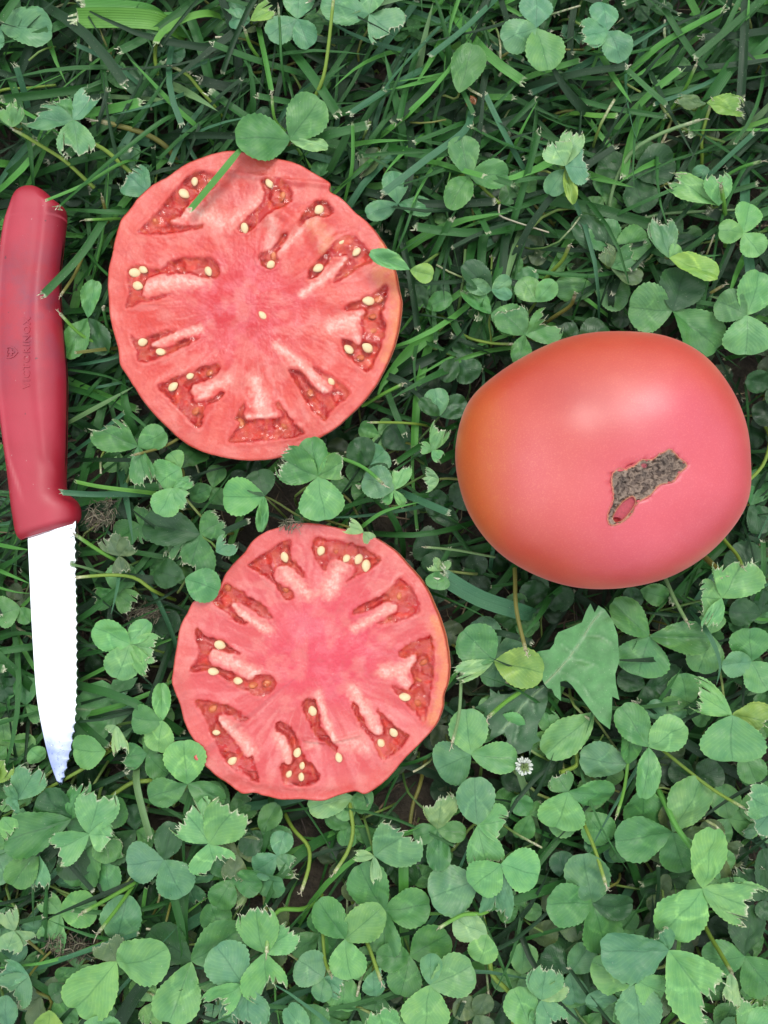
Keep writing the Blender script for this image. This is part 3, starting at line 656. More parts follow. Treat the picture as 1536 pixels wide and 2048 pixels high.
# ------------------------------------------------------------------ knife
def knife():
    ZH = .024
    L = [(62,373),(46,379),(34,392),(24,420),(13,455),(5,500),(0,550),(-4,620),(-4,700),(0,790),(8,855),(20,940),(31,1030),(36,1062),(42,1077),(50,1082)]
    R = [(62,373),(76,376),(92,385),(110,402),(126,414),(131,428),(129,455),(124,500),(119,550),(120,600),(125,650),(129,700),(133,760),(132,860),(130,940),(130,975),(137,990),(152,1003),(159,1018),(159,1036),(153,1047)]
    def at(side, v):
        P = spline(side, 300); n = len(P); f = v * (n - 1); i = min(n - 2, int(f)); return P[i] * (1 - f + i) + P[i + 1] * (f - i)
    Ls, Rs = spline(L, 400), spline(R, 400)
    y0 = 373; VV = []; nu = 72
    vs = np.concatenate([1 - np.cos(np.linspace(0, np.pi / 2, 24))[:-1], np.linspace(1, 1, 1)])
    vs = np.unique(np.concatenate([.10 * (1 - np.cos(np.linspace(0, np.pi / 2, 26))), np.linspace(.10, .97, 170), np.linspace(.97, 1, 14)]))
    def row(v):
        yl = y0 + v * (1080 - y0); yr = y0 + v * (1047 - y0)
        l = np.array([np.interp(yl, Ls[:, 1], Ls[:, 0]), yl]); r = np.array([np.interp(yr, Rs[:, 1], Rs[:, 0]), yr]); return l, r
    Tt, Tb = .0082, .0085
    def topz(u, v):
        """height of the upper surface over the handle's mid plane; u -1 left .. 1 right"""
        u = np.asarray(u, float); e = np.where(v < .10, np.sqrt(np.clip(1 - (1 - v / .10) ** 2, 0, 1)), 1.)
        e = e * np.where(v > .975, np.sqrt(np.clip(1 - ((v - .975) / .032) ** 2, 0, 1)), 1.)
        waist = 1 - .10 * math.exp(-((v - .25) / .16) ** 2) + .05 * math.exp(-((v - .55) / .2) ** 2)
        b = (1 - np.abs(u) ** 3.0) ** .42
        z = Tt * waist * b
        # flat grip panel pressed into the upper face
        ul = -.74 + .5 * sst(.74, .95, v); ur = .36 + .9 * sst(.78, .93, v) + .1 * math.sin(v * 9)
        pan = sst(ul - .05, ul + .07, u) * (1 - sst(ur - .12, ur + .16, u)) * sst(.0, .12, v) * (1 - sst(.80, .93, v + .10 * (u * .5)))
        z = z - .0010 * pan - .0009 * sst(.25, 1.0, u) * sst(.05, .2, v) * (1 - sst(.8, .95, v))
        return z * e
    us = np.cos(np.linspace(np.pi, 0, nu // 2 + 1))
    rows = []
    for v in vs:
        l, r = row(v); e = 1.
        if v < .10: e = math.sqrt(max(0, 1 - (1 - v / .10) ** 2))
        tz = topz(us, v)
        bz = -Tb * (1 - np.abs(us) ** 2.6) ** .5 * (e if v < .975 else e * math.sqrt(max(0, 1 - ((v - .975) / .032) ** 2)))
        ring = []
        for k, u in enumerate(us): p = l + (r - l) * (u + 1) / 2; w = W(p[0], p[1], ZH); ring.append((w[0], w[1], ZH + tz[k]))
        for k in range(len(us) - 2, 0, -1): u = us[k]; p = l + (r - l) * (u + 1) / 2; w = W(p[0], p[1], ZH); ring.append((w[0], w[1], ZH + bz[k]))
        rows.append(ring)
    n = len(rows[0]); V = np.array([p for r_ in rows for p in r_])
    F = [tuple(f) for f in gridF(n, len(rows), True)[:, ::-1]]; F.append(tuple(range((len(rows) - 1) * n, len(rows) * n)))
    org = np.array(W(80, 1000, 0)); org[2] = ZH - Tb; root = empty('knife', org)
    m, t, p, o = new_mat('red plastic handle')
    tcn = t.nodes.new('ShaderNodeTexCoord'); pos = tcn.outputs['Object']
    c = mixc(t, ramp(t, noise(t, 55, 4, pos), .35, .7), D(180, 26, 48), D(196, 40, 64))
    # greyish smear of dried juice and soil on the grip
    sep = t.nodes.new('ShaderNodeSeparateXYZ'); t.links.new(pos, sep.inputs[0])
    sm = ramp(t, mathn(t, 'ABSOLUTE', mathn(t, 'SUBTRACT', sep.outputs['Y'], .062)), .0, .032, 1, 0)
    sm = mathn(t, 'MULTIPLY', sm, ramp(t, noise(t, 90, 5, pos, .65), .42, .72, 0, .75))
    c = mixc(t, sm, c, D(118, 66, 92))
    c = mixc(t, ramp(t, noise(t, 700, 2, pos), .74, .77, 0, .4), c, D(230, 190, 180))
    c = mixc(t, ramp(t, noise(t, 330, 2, pos), .76, .78, 0, .7), c, D(80, 30, 40))
    t.links.new(c, p.inputs['Base Color']); t.links.new(ramp(t, noise(t, 120, 4, pos), .3, .7, .42, .58), p.inputs['Roughness'])
    p.inputs['Specular IOR Level'].default_value = .5
    bump(t, p, noise(t, 3000, 2, pos), .25, .00012)
    h = link('handle', mk_mesh('handle', V - org, F), m, root)
    # moulded lettering and shield, read from the blade towards the butt
    def surf(x, y):
        v = (y - y0) / (1047 - y0 + (1080 - 1047) * .5); l, r = row(v); u = 2 * (x - l[0]) / (r[0] - l[0]) - 1
        return ZH + float(topz(np.array([u]), v)[0])
    def stamp(name, me, ax, ay, hgt):
        """me: flat shape in photo pixels (x along the word, y up), laid up the handle from (ax, ay)"""
        for vt in me.vertices:
            px, py = ax - vt.co.y, ay - vt.co.x; s0 = surf(px, py); w = W(px, py, ZH)
            vt.co = (w[0] - org[0], w[1] - org[1], s0 - org[2] - .0003 + (hgt + .0003 if vt.co.z > 0 else 0))
        o_ = link(name, me, m, h); return o_
    cu = bpy.data.curves.new('lettering', 'FONT'); cu.body = 'VICTORINOX'; cu.size = 20; cu.extrude = .5; cu.offset = .25; cu.space_character = 1.18; cu.resolution_u = 3
    tmp = bpy.data.objects.new('lettering_source', cu); scene.collection.objects.link(tmp)
    dg = bpy.context.evaluated_depsgraph_get(); me = bpy.data.meshes.new_from_object(tmp.evaluated_get(dg)); bpy.data.objects.remove(tmp)
    x1 = max(v.co.x for v in me.vertices)
    for v in me.vertices: v.co.x *= 140 / x1
    stamp('lettering', me, 79, 784, .00018)
    def ring_shape(outer, inner, x_, y_):
        n_ = len(outer); Vr = []
        for z_ in (-1, 1):
            for pt in outer: Vr.append((pt[0] + x_, pt[1] + y_, z_))
            for pt in inner: Vr.append((pt[0] + x_, pt[1] + y_, z_))
        Fr = []
        for i in range(n_):
            j = (i + 1) % n_
            Fr += [(2 * n_ + i, 2 * n_ + j, 3 * n_ + j, 3 * n_ + i), (i, j, 2 * n_ + j, 2 * n_ + i), (n_ + j, n_ + i, 3 * n_ + i, 3 * n_ + j)]
        return Vr, Fr
    sh = np.array([(-11, 11), (-6, 9), (0, 11), (6, 9), (11, 11), (12, 3), (9, -5), (5, -9), (0, -13), (-5, -9), (-9, -5), (-12, 3)], float)
    A, B = ring_shape(sh, sh * .78, 0, 0)
    cr = np.array([(-2, 7), (2, 7), (2, 2), (7, 2), (7, -2), (2, -2), (2, -7), (-2, -7), (-2, -2), (-7, -2), (-7, 2), (-2, 2)], float) * .82
    k = len(A); nC = len(cr)
    A += [(a, b + .5, -1) for a, b in cr] + [(a, b + .5, 1) for a, b in cr]
    B += [tuple(k + nC + i for i in range(nC))] + [(k + i, k + (i + 1) % nC, k + nC + (i + 1) % nC, k + nC + i) for i in range(nC)]
    stamp('emblem', mk_mesh('emblem', A, B, smooth=False), 43, 713, .00026)
    # blade
    zb = .0262
    BL = spline([(54,1040),(55,1080),(58,1146),(62,1234),(68,1337),(73,1395),(80,1440),(88,1480),(99,1524),(112,1560),(118,1569)], 300)
    BR = [(152,1030),(152.5,1060),(153,1100),(154,1160),(155.5,1220),(156,1300),(156,1360),(154,1420),(152,1450),(147,1485),(141,1512),(134,1542),(128,1563),(123,1571)]
    BRs = spline(BR, 300)
    ny = 1060; rowsV = []; per = 18.1
    for i in range(ny):
        y = 1042 + (1570.5 - 1042) * i / (ny - 1)
        l = np.interp(y, BL[:, 1], BL[:, 0]); r0 = np.interp(y, BRs[:, 1], BRs[:, 0])
        ph = ((y - 1066) / per) % 1.; fade = sst(1052, 1064, y) * (1 - sst(1555, 1569, y))
        sc = (abs(math.sin(math.pi * ph))) ** .8          # scallop: 0 at the points, 1 in the hollow
        r = r0 + (1.2 - 4.2 * sc) * fade
        rb = min(r0 - 2 - 2.5 * sc * fade, r - .6); rb = max(rb, l + .5)
        dl = min(1.4, (r - l) * .2)
        zc = zb
        rowsV.append([(l, y, zc - .0005), (l + dl * .3, y, zc), (l + dl, y, zc + .00005), (l + (rb - l) * .5, y, zc + .00012), (rb, y, zc), (r, y, zc - .00075), (rb, y, zc - .0009), (l + dl, y, zc - .0010)])
    V = np.array([np.array(W(a, b, zb)[:2] + (z,)) for r_ in rowsV for a, b, z in r_]) - org
    # the knife lies with the blade tipped a little
    mb, t, p, o = new_mat('polished steel')
    tcn = t.nodes.new('ShaderNodeTexCoord'); pos = tcn.outputs['Object']
    sep = t.nodes.new('ShaderNodeSeparateXYZ'); t.links.new(pos, sep.inputs[0])
    tip = ramp(t, sep.outputs['Y'], -.069, -.079, 0, 1)
    sm = mathn(t, 'MULTIPLY', tip, ramp(t, noise(t, 130, 4, pos), .3, .6, .6, .95))
    t.links.new(mixc(t, sm, (.93, .94, .96), (.2, .25, .46)), p.inputs['Base Color'])
    p.inputs['Metallic'].default_value = 1
    t.links.new(ramp(t, noise(t, 200, 3, pos), .3, .7, .16, .26), p.inputs['Roughness'])
    F = gridF(8, ny, True)[:, ::-1]
    link('blade', mk_mesh('blade', V, F, smooth=False), mb, root)
    thing(root, 'serrated paring knife with a red plastic handle', 'knife')
    # wet spots left by the cut, near the point
    mw, t, p, o = new_mat('water'); p.inputs['Base Color'].default_value = (.95, .95, 1, 1); p.inputs['Transmission Weight'].default_value = 1; p.inputs['IOR'].default_value = 1.33; p.inputs['Roughness'].default_value = .02
    B_ = Buf()
    for i in range(26):
        x, y, rr = 92 + rnd.random() * 40, 1480 + rnd.random() * 70, rnd.uniform(.8, 2.2)
        if x < np.interp(y, BL[:, 1], BL[:, 0]) + 4 or x > np.interp(y, BRs[:, 1], BRs[:, 0]) - 6: continue
        P = []
        for j in range(5):
            for k in range(10): a = 2 * math.pi * k / 10; q_ = rr * math.cos(j / 4 * math.pi / 2); w = W(x + q_ * math.cos(a), y + q_ * math.sin(a), zb); P.append((w[0], w[1], zb + .0001 + mm(rr) * .5 * math.sin(j / 4 * math.pi / 2)))
        B_.add(P, gridF(10, 5, True)[:, ::-1], (1, 1, 1), None, 0)
    o_ = link('water_droplets', B_.mesh('water_droplets'), mw); o_['kind'] = 'stuff'; thing(o_, 'tiny clear droplets on the blade near the point of the knife', 'droplets')
knife()

# ------------------------------------------------------------------ where the lawn has to give way
def zcap(px, py):
    """how high plants that are not lifted over an object may stand at this spot (m)"""
    c = 1.
    for cx, cy, rx, ry, low, sl in ((508, 610, 293, 308, .017, .0007), (622, 1325, 279, 279, .017, .0007), (1206, 920, 250, 222, .006, .00022)):
        r = math.hypot((px - cx) / rx, (py - cy) / ry); d = max(0, (r - 1) * (rx + ry) / 2 - 6); c = min(c, low + d * sl)
    if 330 < py < 1110: d = max(0, px - 168, 360 - py); c = min(c, .011 + d * .0007)
    if 1040 < py < 1600:
        xl = 50 + max(0, py - 1300) * .2; d = max(0, px - 164, xl - 10 - px); c = min(c, .018 + d * .0007)
    return c

LANDMARKS = [('the whole tomato', 1206, 920, 270), ('the lone-seed slice', 508, 610, 295), ('the pink-cored slice', 622, 1325, 278),
             ('the knife handle', 66, 700, 60), ('the knife handle', 66, 480, 60), ('the knife handle', 90, 940, 60), ('the blade', 108, 1200, 50), ('the blade', 112, 1400, 45),
             ('the white flower', 1048, 1532, 20), ('the jagged dandelion leaf', 1150, 1350, 90)]
HOURS = 'twelve one two three four five six seven eight nine ten eleven'.split()
ORD = ['next to', 'second from', 'third from', 'fourth from', 'fifth from', 'sixth from', 'seventh from', 'eighth from', 'ninth from', 'tenth from',
       'eleventh from', 'twelfth from', 'thirteenth from', 'fourteenth from', 'fifteenth from', 'sixteenth from', 'seventeenth from', 'eighteenth from', 'nineteenth from', 'twentieth from',
       'twenty-first from', 'twenty-second from', 'twenty-third from', 'twenty-fourth from', 'twenty-fifth from', 'twenty-sixth from', 'twenty-seventh from', 'twenty-eighth from']
PENDING = []     # (object, look, category, group, px, py)
def register(o, look, cat, group, px, py): PENDING.append((o, look, cat, group, px, py))
def write_labels():
    bins = {}
    for it in PENDING:
        o, look, cat, group, px, py = it
        best = min(LANDMARKS, key=lambda l: math.hypot(px - l[1], py - l[2]) - l[3])
        a = math.degrees(math.atan2(px - best[1], best[2] - py)) % 360
        h = int((a + 15) // 30) % 12
        bins.setdefault((best[0], h, cat), []).append((math.hypot(px - best[1], py - best[2]) - best[3], it))
    for (lm, h, cat), L in bins.items():
        L.sort(key=lambda q: q[0])
        for i, (d, (o, look, c_, group, px, py)) in enumerate(L):
            thing(o, '%s, %s %s at %s o\'clock' % (look, ORD[min(i, len(ORD) - 1)], lm, HOURS[(h - 1) % 12] if False else HOURS[h]), c_, group)

# ------------------------------------------------------------------ clover leaflets
TONES = {'d': (50, 100, 52), 'm': (90, 152, 84), 'b': (120, 184, 110), 'y': (142, 186, 86), 'u': (104, 164, 116), 'p': (148, 192, 130), 'g': (98, 126, 80)}
TWORD = {'d': 'deep-green', 'm': 'mid-green', 'b': 'fresh-green', 'y': 'yellow-green', 'u': 'bluish', 'p': 'pale', 'g': 'dull'}
TC = {k: np.array(D(*v, k=.44)) for k, v in TONES.items()}

def leaflet(kind, seed, fine=False):
    r = np.random.RandomState(seed)
    nx, ny = (25, 15) if kind != 'o' else (15, 15)
    if fine: nx, ny = (33, 27) if kind != 'o' else (23, 27)
    s = np.sin(np.linspace(-1, 1, nx) * np.pi / 2); k = np.linspace(0, 1, ny)
    k = np.where(k < .5, k, .5 + .5 * np.sin((k - .5) * np.pi)); 
    pk = r.uniform(.54, .64); q1 = r.uniform(.72, .9); q2 = r.uniform(.48, .6)
    def wid(t):
        t = np.clip(t, 0, 1); up = np.clip((t - pk) / (1 - pk), 0, 1); dn = np.clip(t / pk, 0, 1)
        return np.where(t < pk, np.sin(dn * np.pi / 2) ** q1, np.clip(1 - up ** 2.1, 0, 1) ** q2)
    if kind == 'o': tcut = np.ones(nx)
    else:
        jag = np.cumsum(r.randn(nx) * .035); jag -= jag.mean()
        jag += (r.rand(nx) - .5) * .09
        sl = {'c': r.uniform(-.12, .12), 't': r.choice([-1, 1]) * r.uniform(.18, .3)}[kind]
        tcut = np.clip(r.uniform(.66, .84) + sl * s + jag, .34, .97)
        for _ in range(r.randint(1, 3)):
            i = r.randint(2, nx - 2); tcut[i] -= r.uniform(.1, .3)
        tcut = np.clip(tcut, .28, .98)
    T = k[:, None] * tcut[None, :]
    Wd = wid(T)
    X = s[None, :] * Wd * .5; Y = T - .03 * np.exp(-(X / .08) ** 2) * (T > .9) * (kind == 'o')
    ser = np.zeros((ny, nx)); ser[:, 0] = ser[:, -1] = .014 * np.where(np.arange(ny) % 2, 1, -1)
    X = X * (1 + ser * 2)
    X = X + (vnoise(Y * 3 + seed, X * 3 + 9, seed) - .5) * .05 * Wd
    mx_ = Y.max(); L = Y / mx_
    fold = r.uniform(.02, .34) * r.choice([1, 1, 1, -.5]); curl = r.uniform(-.1, .35); tw = r.uniform(-.22, .22)
    Z = fold * np.abs(X) - curl * (Y - .45) ** 2 + tw * X * (Y) + (vnoise(X * 3.5 + seed * 3.1, Y * 3.5, seed + 5) - .5) * .13 + (vnoise(X * 8 + seed, Y * 8, seed + 6) - .5) * .04
    Z -= np.interp(np.abs(s), [0, .12], [.016, 0])[None, :] * np.sin(np.clip(Y, 0, 1) * np.pi)
    Z = Z - Z[0, nx // 2]
    V = np.column_stack([X.ravel(), (Y / mx_).ravel(), Z.ravel()])
    cut = np.zeros((ny, nx))
    if kind != 'o':
        cut = np.clip(1 - (tcut[None, :] - T) / (.02 + .05 * vnoise(X * 9, Y * 9, seed)), 0, 1) ** 1.2
        cut[-1] = 1
        V[-nx:, 2] += r.randn(nx) * .02
    F = gridF(nx, ny)
    luv = np.column_stack([np.tile(s, ny), T.ravel()])
    cu = cut.ravel()
    if kind != 'o':      # frayed threads along the mown edge
        ex, ef, el, ec = [], [], [], []
        n0 = len(V)
        for _ in range(r.randint(3, 8)):
            i = r.randint(1, nx - 2); b = V[(ny - 1) * nx + i]; a = r.uniform(-.8, .8); ln = r.uniform(.04, .12)
            d = np.array([math.sin(a), math.cos(a), r.uniform(-.2, .9)]) * ln; w = np.array([.011, 0, 0])
            m_ = n0 + len(ex); ex += [b - w, b + w, b + d + w * .3, b + d - w * .3]; ef.append((m_, m_ + 1, m_ + 2, m_ + 3)); el += [(0, .9)] * 4; ec += [1] * 4
        V = np.vstack([V, ex]); F = np.vstack([F, ef]); luv = np.vstack([luv, el]); cu = np.concatenate([cu, ec])
    return V, F, luv, cu
VAR = {k: [leaflet(k, 40 + i * 7 + ord(k)) for i in range(n)] for k, n in (('o', 16), ('c', 16), ('t', 10))}
FINE = {k: [leaflet(k, 40 + i * 7 + ord(k), True) for i in range(n)] for k, n in (('o', 22), ('c', 20), ('t', 12))}
LME = {}
for k, L in FINE.items():
    LME[k] = []
    for i, (V, F, luv, cu) in enumerate(L):
        me = mk_mesh('leaflet', V, F, (1, 1, 1), luv, {'cut': cu}); me.materials.append(M_LEAF); LME[k].append(me)

def frame(h, t, wid_, roll, s):
    """matrix taking the unit leaflet to base h, tip t"""
    h = Vector(h); t = Vector(t); d = t - h; ln = d.length; d.normalize()
    up = Vector((0, 0, 1)); sd_ = d.cross(up)
    if sd_.length < .05: sd_ = Vector((1, 0, 0))
    sd_.normalize(); n = sd_.cross(d)
    c, s_ = math.cos(roll), math.sin(roll); sd2 = sd_ * c + n * s_; n2 = n * c - sd_ * s_
    if n2.z < 0: n2 = -n2; sd2 = -sd2
    M = Matrix.Identity(4)
    for i in range(3): M[i][0] = sd2[i] * wid_; M[i][1] = d[i] * ln; M[i][2] = n2[i] * ln; M[i][3] = h[i]
    return M
def tube(buf, pts, r0, r1, col, n=6, cut0=0, cut1=0, seg=9):
    P = spline(pts, seg); V = []; L = []; A = []
    for j, p in enumerate(P):
        d = P[min(j + 1, seg - 1)] - P[max(j - 1, 0)]; d = d / (np.linalg.norm(d) + 1e-9)
        a = np.cross(d, (.3, .2, 1.)); a = a / (np.linalg.norm(a) + 1e-9); b = np.cross(d, a); f = j / (seg - 1); rr = r0 + (r1 - r0) * f
        for k in range(n):
            th = 2 * math.pi * k / n; V.append(p + (a * math.cos(th) + b * math.sin(th)) * rr); L.append((math.cos(th) * .6, f))
            A.append(cut1 if j == seg - 1 else (cut1 * .5 if j == seg - 2 else (cut0 if j == 0 else 0)))
    buf.add(V, gridF(n, seg, True)[:, ::-1], col, np.array(L), np.array(A, float))
    if n: # end cap
        m = (seg - 1) * n; buf.F[-1] = np.vstack([buf.F[-1], np.array([(m, m + 1, m + 2, m + 3), (m, m + 3, m + 4, m + 5)]) + buf.n - len(V)]) if n == 6 else buf.F[-1]
STALK = [D(132, 165, 82, k=.42), D(112, 150, 72, k=.42), D(148, 172, 100, k=.42), D(128, 138, 66, k=.42), D(92, 132, 66, k=.42)]
def stalk_pts(hub, rr):
    a = rr.uniform(0, 6.283); q = rr.uniform(.006, .022)
    h = np.array(hub); f = h + np.array([math.cos(a) * q, math.sin(a) * q, -h[2] + .001])
    b = (a + rr.uniform(-1, 1)); mid = h * .45 + f * .55 + np.array([math.cos(b) * .003, math.sin(b) * .003, h[2] * .12])
    return [h - (0, 0, .0002), h * .85 + f * .15 + np.array([0, 0, -h[2] * .08]), mid, f]

def clover(hx, hy, z, tone, leaves, rr, size='', auto=False):
    """one clover leaf: leaflets and stalk under an Empty at the hub"""
    hub = np.array(W(hx, hy, z)); root = empty('clover_leaf', hub); worst = 'o'; nl = 0
    base = TC[tone]
    for lf in leaves:
        tx, ty, w = lf[:3]; k = lf[3] if len(lf) > 3 else 'o'; tn = lf[4] if len(lf) > 4 else None; dz = lf[5] if len(lf) > 5 else rr.uniform(-.0025, .003)
        tip = np.array(W(tx, ty, z + dz)); M = frame((0, 0, 0), tip - hub, mm(w, z) * (1.04 if k == 'o' else 1.1), rr.uniform(-.22, .22), 1)
        o = link('leaflet', rr.choice(LME[k]), None, root); o.matrix_local = M
        c = (TC[tn] if tn else base) * rr.uniform(.88, 1.14); c = c * np.array([rr.uniform(.9, 1.12), 1, rr.uniform(.88, 1.14)])
        o.color = (c[0], c[1], c[2], 1); nl += 1
        if k != 'o': worst = k
    B = Buf(); rs = mm(rr.uniform(2.4, 3.6), z); P = stalk_pts(hub, rr); P = [np.array(p) - hub for p in P]
    tube(B, P, rs * .8, rs * 1.1, rr.choice(STALK)); link('stalk', B.mesh('stalk'), M_LEAF, root)
    n = {1: 'single', 2: 'two-part', 3: 'three-part', 4: 'four-part'}.get(nl, 'three-part')
    register(root, '%s %s %s clover leaf' % ({'o': 'whole', 'c': 'mown', 't': 'torn'}[worst], TWORD[tone], n), 'clover leaf', 'clover leaves in the lawn', hx, hy)
    return root

